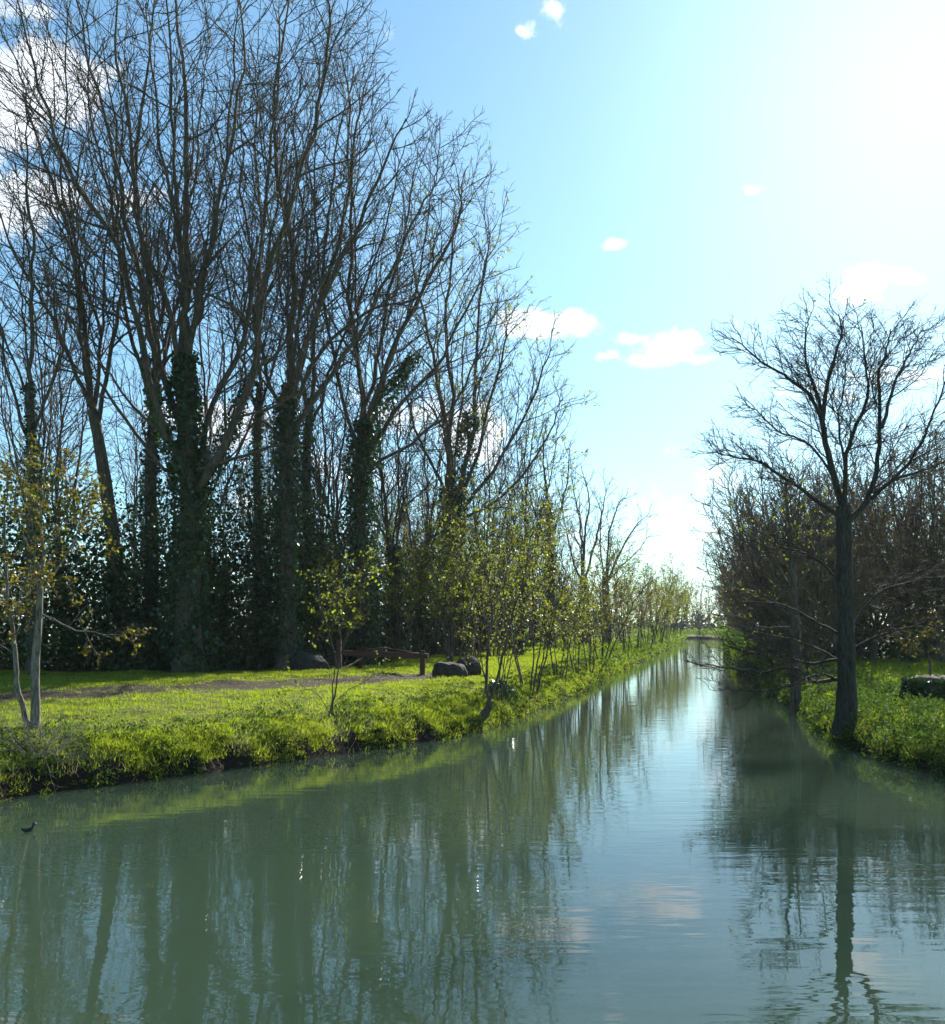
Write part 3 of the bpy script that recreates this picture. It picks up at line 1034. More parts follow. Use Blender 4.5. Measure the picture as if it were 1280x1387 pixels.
def place(proto, used, x, y, s, rz, label, cat, group, name=None):
    o = proto if not used[0] else copy_tree(proto)
    used[0] = True
    o.location = (x, y, ground_z(x, y) - 0.05)
    o.scale = (s * random.uniform(.92, 1.08),) * 2 + (s,)
    o.rotation_euler = (random.uniform(-.04, .04), random.uniform(-.04, .04), rz)
    tag(o, label, cat, group)
    return o


protos = [(auto_tree('woodland_tree', 22, 7, 6, 4.2, .26, 40 + i, dict(sp=(.9, .55, .42), seg=(5, 3, 1), rmin=(.026, .016, .011)), ivy=2600), [False]) for i in range(3)]
spots = []
rngp = np.random.default_rng(5)
for y0, y1, n, dx0, dx1 in ((42, 50, 4, -22, -3), (50, 66, 5, -22, -3), (66, 95, 8, -22, -2), (95, 150, 12, -24, -3), (150, 215, 9, -24, -4)):
    for q in range(n):
        y = y0 + (y1 - y0) * (q + rngp.uniform(0, 1)) / n
        x = float(wood_x(y)) + dx0 + (dx1 - dx0) * ((q * 0.618 + rngp.uniform(0, .25)) % 1)
        if y < 50:
            x = -26 + 22 * ((q * .618) % 1)
        spots.append((x, y))
for px_, y_ in ((535, 50), (572, 57), (588, 66), (655, 62), (686, 70), (702, 60), (722, 82), (735, 95), (765, 110), (450, 49)):
    spots.append(((px_ - 640) / F * y_, y_))
for i, (x, y) in enumerate(spots):
    p, u_ = protos[i % 3]
    tall = float(np.interp(y, [41, 60, 75, 100, 140, 215], [.95, .85, .75, .70, .55, .5])) * rngp.uniform(.85, 1.05)
    place(p, u_, x, y, tall, rngp.uniform(0, 6.28), 'slender bare tree standing deep in the left wood behind the ivy-clad trunks', 'tree', 'bare trees deep in the left wood')

ORD = ['first', 'second', 'third', 'fourth', 'fifth', 'sixth', 'seventh', 'eighth', 'ninth', 'tenth', 'eleventh', 'twelfth', 'thirteenth', 'fourteenth', 'fifteenth', 'sixteenth', 'seventeenth', 'eighteenth', 'nineteenth', 'twentieth']
# leafy shrubs leaning out along the left bank
sl = dict(sp=(.30, .28, .2), maxlen=(1.8, .8, .35), rmin=(.012, .008, .005), seg=(4, 3, 1), ratio=(.4, .42, .42), t0=(.36, .1, .1))


def shrub_proto(seed, H, n, spread, leaves):
    rng = np.random.default_rng(seed)
    o = empty('bankside_shrub', (0, 0, 0))
    LB = []
    for q in range(n):
        az = q * 2.4 + rng.uniform(-.5, .5)
        sp = spread * rng.uniform(.3, 1.0)
        hh = H * rng.uniform(.6, 1)
        dv = np.array([np.cos(az), np.sin(az), 0])
        b = dv * .25 * rng.uniform(.2, 1)
        LB.append((np.array([b + [0, 0, -.15], b + dv * sp * .3 + [0, 0, hh * .33], b + dv * sp * .65 + [0, 0, hh * .7], b + dv * sp + [0, 0, hh]]), .05 * H / 5, .01))
    cg, lvls = crown_from(LB, rng, sl)
    cg.build('stems', M['twig'], o)
    for mt_, nn, sz, which in leaves:
        gl = Geo()
        pz = on_twigs(lvls, which, nn, rng)
        gl.add(*leaves_geo(pz + rng.normal(0, .05, pz.shape), np.full(nn, sz), rng, flat=.5))
        gl.build('foliage', M[mt_], o, smooth=False)
    return o


shp = [(shrub_proto(60, 5.0, 6, 1.5, [('fresh', 2900, .078, 3)]), [False]),
       (shrub_proto(61, 6.0, 6, 1.8, [('fresh', 2600, .08, 3), ('olive', 1500, .075, 3)]), [False]),
       (shrub_proto(62, 4.0, 6, 1.3, [('fresh', 420, .08, 3), ('olive', 250, .08, 3)]), [False])]
shp.append((shrub_proto(63, 4.6, 5, 1.7, [('olive', 700, .08, 3)]), [False]))
shp.append((shrub_proto(64, 5.4, 4, 1.2, [('fresh', 1500, .075, 3), ('olive', 500, .07, 3)]), [False]))
for i, (px, Y, H, k, off, lab) in enumerate([
        (700, 31.0, 3.6, 2, .5, 'thin leafy shrub of upright stems just past the double-stemmed tree'),
        (738, 35.5, 4.8, 2, .4, 'loose spray of bare lower stems at the waterline, first shrub clear of the young trees'),
        (775, 42.0, 4.6, 0, .6, None), (812, 50.0, 5.2, 1, .5, None), (790, 46, 4.4, 2, .6, None), (838, 60.0, 5.8, 0, .6, None), (800, 66, 6, 2, 4.0, None),
        (852, 72.0, 6.4, 1, .5, None), (830, 86, 7.2, 1, 6.0, None), (868, 84.0, 7.0, 0, .5, None), (882, 98.0, 8.2, 1, .5, None), (868, 105.0, 9.6, 0, 4, None), (876, 91, 8.6, 0, 2.5, None), (860, 78, 7.6, 1, 2.5, None),
        (893, 116.0, 9.6, 0, .6, None), (897, 125, 9.6, 1, 1.6, None), (900, 135, 10, 1, .6, None), (905, 145, 10.5, 0, 2, None), (908, 155, 11, 0, 1, None), (912, 178, 12, 1, 1, None), (915, 198, 13, 0, 1, None), (912, 188, 13, 1, 3, None)]):
    x = float(XL(Y)) - off
    p, u_ = shp[k]
    nth = ORD[max(0, i - 2)]
    k = (k, 3, k, 4)[i % 4] if i > 2 else k
    p, u_ = shp[k]
    hb = (5.0, 6.0, 4.0, 4.6, 5.4)[k]
    place(p, u_, x, Y, H * rngp.uniform(.8, 1.2) / hb, rngp.uniform(0, 6.28), lab or nth + ' shrub of the yellow-green row receding along the left bank, counted from the boulders', 'shrub', None if lab else 'leafing shrubs in a row on the left bank')

EB = [575, 612, 640, 672, 600, 540, 455, 425, 690, 715, 475, 310, 110, 655]
for i, (px, Y, H, k) in enumerate([(575, 50, 7.2, 1), (612, 47, 6.5, 0), (640, 52, 8.6, 1), (672, 56, 8.4, 0), (600, 58, 9.4, 1), (540, 47, 6.0, 0), (455, 41, 4.6, 1), (425, 40, 4.2, 0),
                                   (690, 66, 9.5, 1), (715, 74, 10, 0), (475, 46, 5.6, 0), (310, 40, 4.4, 1), (110, 37, 4.6, 0), (655, 62, 9, 1)]):
    x = (px - 640) / F * Y
    p, u_ = shp[k]
    place(p, u_, x, Y, H / (5.0, 6.0, 4.0)[k], rngp.uniform(0, 6.28), ORD[int(np.sum(np.array(EB) < px))] + ' leafing bush from the left along the edge of the left wood', 'bush', 'leafing bushes along the edge of the left wood', )

# thicket on the right
th = dict(sp=(.36, .27, .2), maxlen=(2.6, 1.2, .55), rmin=(.022, .014, .009), seg=(4, 3, 1), ratio=(.36, .42, .45), ang=(48, 46, 42), t0=(.1, .1, .1))
thp = [(auto_tree('thicket_tree', 10, 2.2, 9, 3.8, .2, 70, th, ('bark', 'twig_rust'), [('brownleaf', 1800, .08, 3), ('olive', 1300, .09, 3)], low_start=True), [False]),
       (auto_tree('thicket_tree', 11, 2.6, 9, 3.6, .22, 71, th, ('bark', 'twig'), [('olive', 1600, .09, 3)], ivy=900, low_start=True), [False]),
       (auto_tree('thicket_tree', 8, 1.5, 10, 3.6, .16, 72, th, ('bark', 'twig_rust'), [('brownleaf', 3000, .08, 3)], low_start=True), [False])]
cnt_ = {}
for px, Y, H, k in sorted(((1010, 60, 12.0, 1), (1050, 58, 12.5, 1), (1095, 56, 11.2, 0), (1140, 60, 11.5, 1), (1185, 56, 11.0, 0), (1230, 54, 11.4, 1), (1275, 52, 11.2, 0),
                    (1030, 72, 12.0, 0), (1075, 70, 13, 1), (1120, 72, 13.4, 0), (1165, 70, 13, 1), (1210, 68, 13.4, 0), (1255, 66, 13.6, 1), (1300, 62, 13, 0),
                    (1005, 80, 15.0, 1), (985, 98, 12.5, 0), (1010, 100, 13.0, 1), (975, 112, 10.5, 0), (990, 122, 12.0, 1), (965, 132, 9.0, 2), (975, 150, 11, 0),
                    (957, 158, 8.5, 2), (962, 178, 11, 1), (950, 192, 9.0, 2), (952, 210, 12, 0), (948, 235, 12, 2), (1035, 46, 6.0, 2), (1330, 50, 11, 1), (1380, 55, 12, 0),
                    (1180, 63, 7, 2), (1105, 64, 7, 2), (1250, 60, 7, 2), (1060, 66, 7, 2)), key=lambda q: (q[0] if q[0] > 1005 else 5000 + q[1])):
    x = (px - 640) / F * Y
    x = max(x, float(XR(Y)) + 2.8)
    p, u_ = thp[k]
    lab = ('tangled bare tree with rusty brown twigs in the thicket behind the right meadow',
           'tangled bare tree with grey-brown twigs in the thicket behind the right meadow',
           'low round brown thorny tree at the foot of the right-hand thicket')[k]
    rank = 'front' if Y < 61 and px > 1005 else ('second' if Y < 76 and px > 1005 else 'river-edge')
    cnt_[rank] = cnt_.get(rank, 0) + 1
    lab = ('rusty-twigged', 'grey-twigged', 'low brown thorny')[k] + ' tree, ' + ORD[cnt_[rank] - 1] + ' from the near end, ' + rank + ' rank of the right thicket'
    if rank != 'river-edge':
        lab = lab.replace('from the near end', 'from the river')
    place(p, u_, x, Y, H * rngp.uniform(.95, 1.2) / (10, 11, 8)[k], rngp.uniform(0, 6.28), lab, 'tree', ('rusty-twigged trees of the right thicket', 'grey-twigged trees of the right thicket', 'low brown trees of the right thicket')[k])
# trees closing the view beyond the bend
far_lv = dict(sp=(1.1, .8, .6), seg=(4, 2, 1), rmin=(.05, .03, .02), maxlen=(5, 2.4, 1.2))
ft = (auto_tree('distant_tree', 15, 6, 5, 3.0, .4, 80, far_lv, ivy=700, ivy_sz=.35), [False])
for i, (px, Y, H, lab) in enumerate([(927, 282, 15.5, 'faint bare tree with an ivy-dark trunk standing alone at the far end of the river'), (945, 300, 10, None), (905, 290, 14, None),
                                     (890, 300, 14, None), (960, 305, 13, None), (975, 310, 14, None), (870, 305, 15, None), (937, 310, 9, None), (916, 312, 10, None)]):
    place(ft[0], ft[1], (px - 640) / F * Y, Y, H / 15, rngp.uniform(0, 6.28), lab or 'hazy far-off bare tree closing the view beyond the river bend', 'tree', None if lab else 'hazy trees beyond the river bend')


# ------------------------------------------------------------------ undergrowth (nobody could count it)
def leaf_mass(name, label, pos, size, mat, cat='undergrowth', flat=.3):
    g = Geo()
    g.add(*leaves_geo(pos, size, RNG, flat=flat, aspect=.9))
    o = g.build(name, M[mat], smooth=False)
    tag(o, label, cat, kind='stuff')
    return o


def wood_undergrowth():
    n = 150000
    y = 33 + (210 - 33) * RNG.beta(.55, 2.6, n)
    x0 = wood_x(y)
    # along the near edge, which runs almost across the view
    near = RNG.random(n) < 0.55
    xn = RNG.uniform(-30, -6.0, n)
    yn = np.interp(xn, WOOD[:7, 0], WOOD[:7, 1]) + np.where(RNG.random(n) < .35, RNG.exponential(8.0, n), RNG.exponential(2.2, n)) + .4
    x = np.where(near, xn, x0 - RNG.exponential(2.0, n) - .3)
    y = np.where(near, yn, y)
    tall = np.where(near, 8.0, np.interp(y, [36, 60, 100, 200], [6.2, 6.5, 6.5, 8])) * (0.6 + .85 * fbm(x * .45, y * .3, 91))
    dpt = np.where(near, yn - np.interp(xn, WOOD[:7, 0], WOOD[:7, 1]), x0 - x)
    tall *= np.clip(.3 + dpt * .6, .3, 1.0)
    z = RNG.beta(1.0, 1.35, n) * tall
    base = height(x, y)
    size = np.where(near, .15, np.interp(y, [36, 70, 210], [.15, .22, .5]))
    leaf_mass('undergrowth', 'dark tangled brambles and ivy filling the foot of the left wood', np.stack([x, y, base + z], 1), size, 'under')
    n = 16000       # under the right thicket
    x = RNG.uniform(12, 52, n)
    y = np.interp(x, [12, 20, 52], [60, 58, 52]) + RNG.exponential(5, n)
    ok = x > XR(y) + .8
    x, y = x[ok], y[ok]
    tall = 2.6 * (0.4 + 1.0 * fbm(x * .4, y * .4, 19))
    z = RNG.beta(1, 1.3, len(x)) * tall
    leaf_mass('undergrowth', 'dark brambles beneath the trees behind the right meadow', np.stack([x, y, height(x, y) + z], 1), np.full(len(x), .24), 'under')
    n = 14000       # low growth along the receding right bank
    y = 36 + 190 * RNG.beta(.6, 1.6, n)
    x = XR(y) + RNG.exponential(1.0, n) * (1 + y / 80)
    tall = np.interp(y, [36, 60, 220], [.4, .8, 3.5]) * (.3 + 1.2 * fbm(y * .35, x * .3, 29))
    z = RNG.beta(1, 1.4, n) * tall
    leaf_mass('undergrowth', 'brown and green scrub overhanging the receding right bank', np.stack([x, y, height(x, y) + z], 1), np.interp(y, [36, 90, 220], [.11, .22, .5]), 'bank')
    n = 14000       # far left bank
    y = 58 + 165 * RNG.beta(.8, 1.3, n)
    x = XL(y) + .1 - RNG.exponential(.6, n) * (1 + y / 90)
    tall = np.interp(y, [58, 220], [.5, 1.8]) * (.3 + 1.2 * fbm(y * .35, x * .3, 49))
    leaf_mass('bank_growth', 'low green weeds fringing the far stretch of the left bank', np.stack([x, y, height(x, y) + RNG.random(n) * tall], 1), np.interp(y, [58, 220], [.14, .40]), 'bank')
    n = 2500       # the point where the river turns
    x = RNG.uniform(20, 64, n)
    y = 262 - (x - 20) * .38 + RNG.exponential(2.5, n)
    x2, y2 = RNG.uniform(36, 66, 5000), RNG.uniform(205, 262, 5000)
    ok = height(x2, y2) > .1
    x, y = np.append(x, x2[ok]), np.append(y, y2[ok])
    n = len(x)
    leaf_mass('bank_growth', 'green scrub along the bank where the river turns out of sight', np.stack([x, y, height(x, y) + RNG.random(n) * 1.5 - .2], 1), np.full(n, .45), 'bank')
    n = 5000       # far bank beyond the bend
    x = RNG.uniform(20, 110, n)
    y = 275 + RNG.exponential(14, n)
    z = RNG.beta(1, 1.3, n) * 5 * (.4 + fbm(x * .2, y * .2, 39))
    leaf_mass('undergrowth', 'hazy scrub beyond the river bend', np.stack([x, y, height(x, y) + z], 1), np.full(n, 1.0), 'under')


wood_undergrowth()


# ------------------------------------------------------------------ grass and bank plants
def in_view(x, y, z, m=60):
    px = 640 + x / y * F
    return (px > -m) & (px < 1280 + m)


def blades(x, y, z, ln, wd, rng, lean=.45, nb=4, spread=.05):
    n = len(x)
    N = n * nb
    X = np.repeat(np.stack([x, y, z], 1), nb, 0) + np.concatenate([rng.normal(0, spread, (N, 2)), np.zeros((N, 1))], 1)
    L = np.repeat(ln, nb) * rng.uniform(.6, 1.2, N)
    W = np.repeat(wd, nb) * rng.uniform(.7, 1.2, N)
    d = nrm(np.concatenate([rng.normal(0, lean, (N, 2)), np.ones((N, 1))], 1))
    a = rng.uniform(0, np.pi * 2, N)
    s = np.stack([np.cos(a), np.sin(a), np.zeros(N)], 1) * W[:, None]
    V = np.stack([X - s, X + s, X + d * L[:, None]], 1).reshape(-1, 3)
    return V, np.arange(3 * N).reshape(-1, 3)


def make_grass():
    n = 190000
    y = np.exp(RNG.uniform(np.log(14.5), np.log(125), n))
    d = RNG.uniform(0, 1, n) ** 1.0 * 26 + .15
    x = XL(y) - d / cosL(y)
    z = height(x, y)
    tr = track(x, y)
    keep = in_view(x, y, z) & (RNG.random(n) > tr * 1.15) & (RNG.random(n) > wood_mask(x, y) * 1.2) & (fbm(x * 1.4, y * 1.4, 66) < .70 + RNG.random(n) * .2)
    x, y, z, d = x[keep], y[keep], z[keep], d[keep]
    cl = fbm(x * 1.8, y * 1.8, 55)
    ln = (.05 + .10 * cl ** 2 + .07 * np.exp(-d / .8)) * (1 + .012 * (y - 20).clip(0))
    g = Geo()
    g.add(*blades(x, y, z - .01, ln, .007 * (y / 18), RNG, nb=4, spread=.07))
    print('left tufts', len(x))
    n = 26000      # longer grass spilling over the lip of the bank
    y = np.exp(RNG.uniform(np.log(14.5), np.log(70), n))
    d = RNG.beta(1.3, 1.8, n) * 1.3
    x = XL(y) - d / cosL(y)
    keep = in_view(x, y, 0) & (fbm(x * 1.6, y * 1.6, 81) > .44)
    x, y, d = x[keep], y[keep], d[keep]
    z = height(x, y)
    g.add(*blades(x + .02, y - .04, z + .02, .05 + .11 * fbm(x * 2, y * 2, 82), .008 * (y / 18), RNG, nb=5, lean=.9, spread=.07))
    o = g.build('meadow_grass', M['blade'], k=3, smooth=False)
    tag(o, 'short bright green grass covering the left meadow and bank', 'grass', kind='stuff')
    n = 60000
    y = np.exp(RNG.uniform(np.log(17), np.log(60), n))
    d = RNG.uniform(0, 1, n) ** 1.3 * 26 + .1
    x = XR(y) + d / cosR(y)
    z = height(x, y)
    keep = in_view(x, y, z)
    x, y, z, d = x[keep], y[keep], z[keep], d[keep]
    cl = fbm(x * 1.1, y * 1.1, 57)
    ln = (.10 + .28 * cl ** 2)
    g = Geo()
    g.add(*blades(x, y, z - .01, ln, .008 * (y / 18), RNG, nb=4, lean=.6, spread=.09))
    print('right tufts', len(x))
    o = g.build('meadow_grass', M['blade'], k=3, smooth=False)
    tag(o, 'lush rough grass of the right meadow behind the big riverside tree', 'grass', kind='stuff')


def clump_points(cx, cy, rad, ht, per, rng):
    n = len(cx)
    N = n * per
    v = nrm(rng.normal(0, 1, (N, 3)))
    v[:, 2] = np.abs(v[:, 2])
    r = rng.uniform(.55, 1, N) ** .6
    R_ = np.repeat(rad, per) * r
    H_ = np.repeat(ht, per) * r
    return np.stack([np.repeat(cx, per) + v[:, 0] * R_, np.repeat(cy, per) + v[:, 1] * R_, np.repeat(height(cx, cy), per) + v[:, 2] * H_], 1)


def make_bank_plants():
    g = Geo()
    # left bank: leafy tufts from the lip of the bank down to the water
    n = 1400
    y = np.exp(RNG.uniform(np.log(14.5), np.log(60), n))
    d = RNG.beta(.8, 2.4, n) * 2.4 - .05
    x = XL(y) - d / cosL(y)
    keep = in_view(x, y, 0) & (fbm(x * .9, y * .9, 71) + d * .12 > .42)
    x, y, d = x[keep], y[keep], d[keep]
    rad = RNG.uniform(.08, .22, len(x)) * (1 + .9 * (RNG.random(len(x)) < .15))
    ht = rad * RNG.uniform(.7, 1.5, len(x)) * np.where(d < .4, .8, 1)
    P = clump_points(x, y, rad, ht, 40, RNG)
    P = P[P[:, 2] > .03]
    sz = np.interp(P[:, 1], [15, 30, 60], [.048, .065, .11])
    V, Fc = leaves_geo(P, sz, RNG, flat=.2, aspect=.7)
    g.add(V, Fc)
    tag(g.build('bank_plants', M['weed'], smooth=False), 'nettles and leafy weeds tumbling down the left bank to the water', 'weeds', kind='stuff')
    # right bank
    g = Geo()
    n = 1100
    y = np.exp(RNG.uniform(np.log(17), np.log(60), n))
    d = RNG.beta(.9, 1.6, n) * 4.2
    x = XR(y) + d / cosR(y) - .12
    keep = in_view(x, y, 0)
    x, y, d = x[keep], y[keep], d[keep]
    rad = RNG.uniform(.18, .42, len(x))
    ht = rad * RNG.uniform(.7, 1.3, len(x))
    P = clump_points(x, y, rad, ht, 90, RNG)
    P = P[P[:, 2] > .04]
    sz = np.interp(P[:, 1], [15, 30, 60], [.06, .075, .12])
    g.add(*leaves_geo(P, sz, RNG, flat=.2, aspect=.7))
    tag(g.build('bank_plants', M['weed'], smooth=False), 'dense leafy weeds mounding over the right bank below the big tree', 'weeds', kind='stuff')
    # dead stalks and pale litter on both banks
    g = Geo()
    n = 1900
    y = np.exp(RNG.uniform(np.log(15), np.log(50), n))
    d = RNG.beta(1.2, 3, n) * 1.3
    side = RNG.random(n) < .7
    x = np.where(side, XL(y) - d / cosL(y), XR(y) + d / cosR(y))
    z = height(x, y)
    keep = in_view(x, y, 0) & (z > 0.02)
    x, y, z = x[keep], y[keep], z[keep]
    g.add(*blades(x, y, z, np.full(len(x), .22), .006 * (y / 18), RNG, lean=1.3, nb=2, spread=.1))
    x, y = RNG.uniform(-20, 2, 5200), RNG.uniform(15, 38, 5200)
    keep = (RNG.random(5200) < track(x, y) + .06) & (x < XL(y) - 1.0)
    x, y = x[keep], y[keep]
    g.add(*blades(x, y, height(x, y), np.full(len(x), .09), .02 * (y / 25), RNG, lean=2.2, nb=1, spread=.1))
    tag(g.build('dead_stalks', M['straw'], k=3, smooth=False), 'pale dead stalks and leaf litter on the river banks and the muddy track', 'litter', kind='stuff')


make_grass()
make_bank_plants()


# ------------------------------------------------------------------ barrier, boulders, stump, sticks, bird
def beam_mesh(name, a, b, w, h, mat, parent, seed=0):
    """a slightly worn rectangular timber from a to b, edges chamfered"""
    a, b = Vector(a), Vector(b)
    d = (b - a)
    L = d.length
    t = d.normalized()
    s = t.cross(Vector((0, 0, 1)))
    s = s.normalized() if s.length > .1 else Vector((1, 0, 0))
    u = s.cross(t).normalized()
    rng = np.random.default_rng(seed)
    c = min(w, h) * .14
    prof = [(-w / 2 + c, -h / 2), (w / 2 - c, -h / 2), (w / 2, -h / 2 + c), (w / 2, h / 2 - c), (w / 2 - c, h / 2), (-w / 2 + c, h / 2), (-w / 2, h / 2 - c), (-w / 2, -h / 2 + c)]
    V, Fc = [], []
    S = 8
    for i in range(S + 1):
        p = a + t * (L * i / S)
        k = .93 if i in (0, S) else 1
        for x, y in prof:
            q = p + s * (x * k + rng.normal(0, .003)) + u * (y * k + rng.normal(0, .003))
            V.append(tuple(q))
    for i in range(S):
        for j in range(8):
            Fc.append((i * 8 + j, i * 8 + (j + 1) % 8, (i + 1) * 8 + (j + 1) % 8, (i + 1) * 8 + j))
    Fc.append(tuple(range(7, -1, -1)))
    Fc.append(tuple(range(S * 8, S * 8 + 8)))
    me = bpy.data.meshes.new(name)
    me.from_pydata(V, [], Fc)
    return link(name, me, mat, parent)


def make_barrier():
    Y = 37.0
    bx, by = PX(572, 0, Y)[0], Y
    z0 = ground_z(bx, by)
    o = empty('swing_barrier', (bx, by, z0))

    def L(px, py, dy=0):
        p = PX(px, py, Y + dy)
        return (p[0] - bx, p[1] - by, p[2] - z0)

    def G(px, dy):      # ground point under px
        x = (px - 640) / F * (Y + dy)
        return (x - bx, dy, ground_z(x, Y + dy) - z0 - .3)
    g1 = G(572, 0)
    beam_mesh('post', g1, L(572.5, 881), .19, .19, M['wood'], o, 1)
    lp = beam_mesh('post', G(459, .9), L(459, 867, .9), .21, .21, M['wood'], o, 2)
    lp['label'] = 'taller thicker post at the hinge end'
    g3 = G(488, 3.0)
    beam_mesh('post', g3, L(489, 884, 3.0), .17, .17, M['wood'], o, 3)
    g4 = G(489, 3.0)
    beam_mesh('rail', L(466, 884.5, .8), L(580, 888.5, -.12), .12, .20, M['wood'], o, 4)
    beam_mesh('block', L(508.5, 881, .45), L(523, 881, .35), .16, .26, M['wood'], o, 5)
    beam_mesh('brace', L(520, 877.5, .4), L(571, 886, .1), .05, .06, M['wood'], o, 6)
    beam_mesh('brace', L(462, 908, .9), L(489, 892, 2.9), .06, .07, M['wood'], o, 7)
    beam_mesh('brace', L(462, 884, .9), L(516, 878, .4), .05, .06, M['wood'], o, 8)
    tag(o, 'low red-brown wooden swing barrier with three posts on the left meadow', 'barrier')


def rock(name, x, y, sx, sy, sz, seed, label, moss=0):
    import bmesh
    bm = bmesh.new()
    bmesh.ops.create_icosphere(bm, subdivisions=4, radius=1)
    rng = np.random.default_rng(seed)
    V = np.array([v.co[:] for v in bm.verts])
    for q in range(11):     # flat facets cut into the ball
        nrm_ = nrm(rng.normal(0, 1, 3))
        lim = rng.uniform(.62, .85)
        dd = V @ nrm_
        V = V - nrm_[None] * (np.clip(dd - lim, 0, None) * .9)[:, None]
    n = fbm(V[:, 0] * 2.2 + V[:, 2] * 1.3 + 9, V[:, 1] * 2.2 - V[:, 2] + 9, seed, 4) - .5
    V = V * (1 + n * .35)[:, None] * np.array([sx, sy, sz])
    V[:, 2] = np.maximum(V[:, 2], -.25 * sz)
    for v, c in zip(bm.verts, V):
        v.co = c
    me = bpy.data.meshes.new(name)
    bm.to_mesh(me)
    bm.free()
    me.polygons.foreach_set('use_smooth', np.ones(len(me.polygons), dtype=bool))
    o = link(name, me, M['rock'], None, (x, y, ground_z(x, y) + sz * .12))
    tag(o, label, 'boulder')
    return o


make_barrier()
rock('boulder', (608 - 640) / F * 35.8, 35.8, .68, .5, .60, 1, 'rounded dark boulder in front, right of the barrier post')
rock('boulder', (634 - 640) / F * 37.2, 37.2, .60, .45, .72, 2, 'dark boulder tucked behind the rounded one, right of the barrier')
rb = rock('boulder', (420 - 640) / F * 37.8, 37.8, .80, .5, .72, 3, 'wide dark boulder under brambles at the hinge end of the barrier')


def tuft_object(name, label, x, y, rad, ht, n, sz, mat, cat, zoff=0.0, seed=1):
    rng = np.random.default_rng(seed)
    v = nrm(rng.normal(0, 1, (n, 3)))
    v[:, 2] = np.abs(v[:, 2])
    r = rng.uniform(.5, 1, n)[:, None] ** .6
    P = v * r * np.array([rad, rad, ht])
    g = Geo()
    g.add(*leaves_geo(P, np.full(n, sz), rng, flat=.3, aspect=.85))
    o = g.build(name, M[mat], smooth=False)
    o.location = (x, y, ground_z(x, y) + zoff)
    tag(o, label, cat)
    return o


tuft_object('bramble_bush', 'low dark bramble clump at the foot of the double-stemmed young tree', (675 - 640) / F * 32, 32, .55, .55, 520, .10, 'ivy', 'bush', seed=3)
tuft_object('bramble_bush', 'bramble patch draped over the wide boulder by the hinge post', (418 - 640) / F * 38.3, 38.3, .95, .85, 800, .10, 'under', 'bush', seed=4)
# ivy-grown stump on the right meadow
sx, sy = (1262 - 640) / F * 28.0, 28.0
so = empty('cut_stump', (sx, sy, ground_z(sx, sy)))
g = Geo()
nst = 14
thh = np.arange(26) * 2 * np.pi / 26
ring = []
for i in range(nst + 1):
    zz = -.1 + .78 * min(i, 10) / 10
    rr = (1.0 - .18 * min(i, 10) / 10) * (1 if i <= 10 else (1 - (i - 10) / 4.0 * .97))
    zz += .07 * max(0, i - 10) / 4 - .04 * (i == 10)
    nn_ = 1 + (fbm(thh * 1.6 + 4, np.full(26, zz * 3), 12) - .5) * .4
    ring.append(np.stack([np.cos(thh) * .78 * rr * nn_, np.sin(thh) * .5 * rr * nn_, np.full(26, zz) + (fbm(thh * 3, thh * 0 + i, 2) - .5) * .14 * (i > 8)], 1))
Vs = np.concatenate(ring)
fs = [(i * 26 + j, i * 26 + (j + 1) % 26, (i + 1) * 26 + (j + 1) % 26, (i + 1) * 26 + j) for i in range(nst) for j in range(26)]
g.add(Vs, np.array(fs))
g.build('stump_wood', M['twig_rust'], so)
g = Geo()
n = 2600
a = RNG.uniform(0, 2 * np.pi, n)
zz = RNG.uniform(0, .62, n) ** .85
g.add(*leaves_geo(np.stack([np.cos(a) * (.86 - zz * .1), np.sin(a) * (.56 - zz * .1), zz], 1), np.full(n, .085), RNG, flat=.8, aspect=.95))
g.build('ivy', M['ivy'], so, smooth=False)
tag(so, 'broad cut stump with brown top, sides grown over with ivy, on the right meadow', 'stump')
# sapling behind the stump
sap = hand_tree('young_tree', 'tiny leafing sapling behind the ivy-grown stump on the right meadow', 33,
                [(1258, 918), (1260, 905), (1259, 892)], (.05, .04),
                [([(1259, 895), (1258, 870), (1262, 850)], .03, .006, .2), ([(1259, 898), (1242, 880), (1230, 866)], .02, .006, .2), ([(1259, 896), (1272, 880), (1284, 868)], .02, .006, -.2)],
                lv=dict(sp=(.2, .16, .12), maxlen=(.6, .4, .2), rmin=(.006, .004, .003), seg=(4, 3, 1), ratio=(.4, .4, .4)), seed=51, leaves=[('olive', 420, .08, 3)])
# dry brush at the corner of the left bank
rngb = np.random.default_rng(90)
bx, by = (52 - 640) / F * 17.6, 17.6
bo = empty('dead_brush', (bx, by, ground_z(bx, by)))
LB = []
for q in range(14):
    az = rngb.uniform(0, 6.28)
    dv = np.array([np.cos(az), np.sin(az) * .6, 0])
    LB.append((np.array([dv * .05, dv * .3 + [0, 0, rngb.uniform(.05, .35)], dv * rngb.uniform(.5, .9) + [0, 0, rngb.uniform(-.3, .45)]]), .012, .004))
cg, _ = crown_from(LB, rngb, dict(sp=(.12, .1, None), maxlen=(.35, .15, .1), rmin=(.005, .003, .003), seg=(3, 2, 1)))
cg.build('dry_twigs', M['bark_pale'], bo)
tag(bo, 'tangle of pale dry twigs hanging over the bank below the pale-barked twin tree', 'brush')


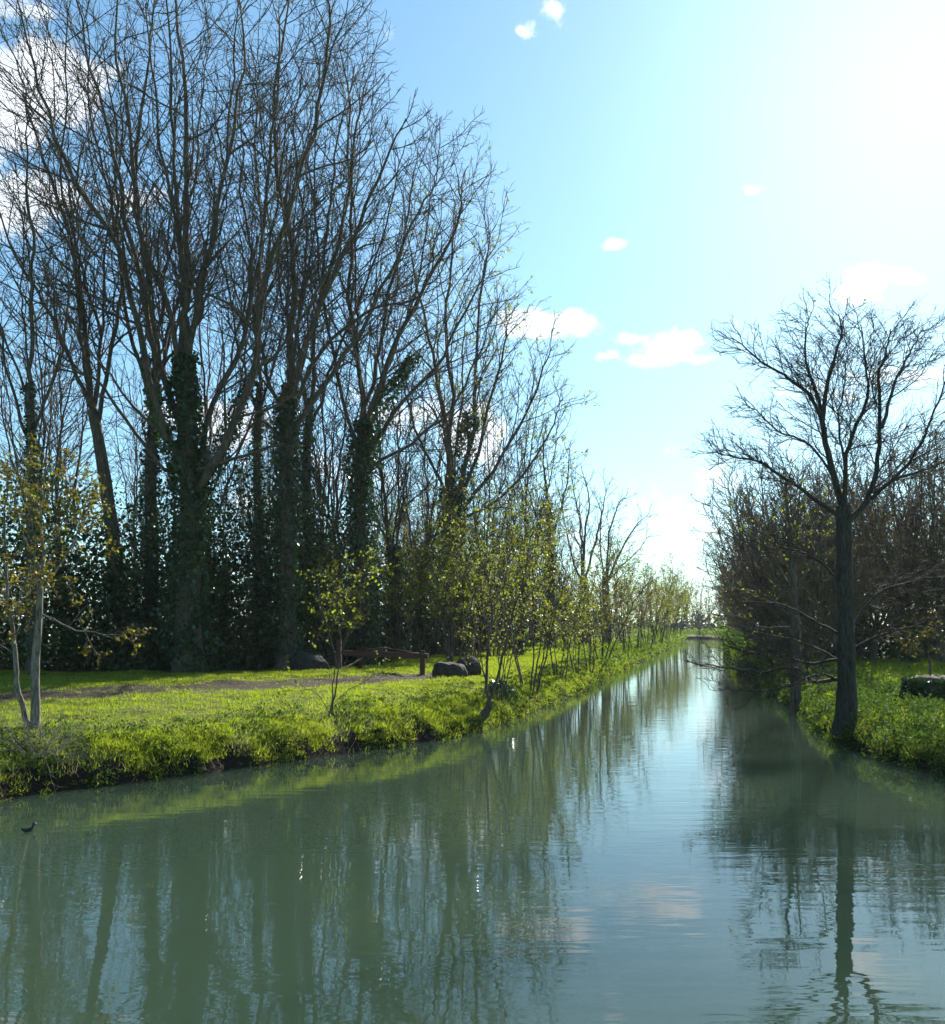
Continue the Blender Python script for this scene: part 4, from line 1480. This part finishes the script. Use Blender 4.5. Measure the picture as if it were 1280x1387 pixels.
def make_bird():
    import bmesh
    x, y = (37 - 640) / F * 14.0, 14.0
    bm = bmesh.new()
    bmesh.ops.create_uvsphere(bm, u_segments=16, v_segments=10, radius=1)
    for v in bm.verts:
        c = v.co
        t = c.x
        w = .045 * (1 - .25 * abs(t))
        lift = .035 * max(0, -t) ** 2 + .01 * max(0, t)
        c.x, c.y, c.z = t * .085, c.y * w, c.z * .036 + lift + .022
    # neck and head as one skin with the body
    def tube(pts, rs, k=8):
        V, Fc = tubes(np.array([catmull(pts, 8)]), np.array([np.interp(np.linspace(0, 1, 8), np.linspace(0, 1, len(rs)), rs)]), k)
        vs = [bm.verts.new(v) for v in V]
        for f in Fc:
            bm.faces.new([vs[i] for i in f])
        bm.faces.new([vs[i] for i in range(len(vs) - k, len(vs))])
    tube([(.05, 0, .03), (.075, 0, .065), (.085, 0, .095)], [.026, .017, .018])
    r = bmesh.ops.create_uvsphere(bm, u_segments=12, v_segments=8, radius=.024)
    for v in r['verts']:
        v.co = (v.co.x * 1.15 + .092, v.co.y * .9, v.co.z * .95 + .105)
    me = bpy.data.meshes.new('water_bird')
    bm.to_mesh(me)
    bm.free()
    me.polygons.foreach_set('use_smooth', np.ones(len(me.polygons), dtype=bool))
    o = link('water_bird', me, M['black'], None, (x, y, 0))
    o.rotation_euler = (0, 0, R(35))
    g = Geo()
    g.add(*tubes(np.array([[(.112, 0, .106), (.125, 0, .103), (.140, 0, .098)]]), np.array([[.010, .007, .001]]), 6))
    g.build('beak', M['beak'], o)
    tag(o, 'small black moorhen swimming alone near the left bank', 'bird')


make_bird()

# ------------------------------------------------------------------ air
def make_haze():
    import bmesh
    bm = bmesh.new()
    bmesh.ops.create_cube(bm, size=1)
    for v in bm.verts:
        v.co = (v.co.x * 2600, v.co.y * 2400 + 400, v.co.z * 46 + 19.5)
    me = bpy.data.meshes.new('haze')
    bm.to_mesh(me)
    bm.free()
    m, nt = new_mat('thin_bright_air')
    v = nt.nodes.new('ShaderNodeVolumePrincipled')
    v.inputs['Color'].default_value = (0.90, 0.95, 1.0, 1)
    v.inputs['Density'].default_value = 0.00013
    v.inputs['Anisotropy'].default_value = 0.35
    o = nt.nodes.new('ShaderNodeOutputMaterial')
    nt.links.new(v.outputs[0], o.inputs['Volume'])
    tag(link('haze', me, m), 'thin bright air over the river', kind='stuff')


make_haze()
print('TRIS', TRIS[0])
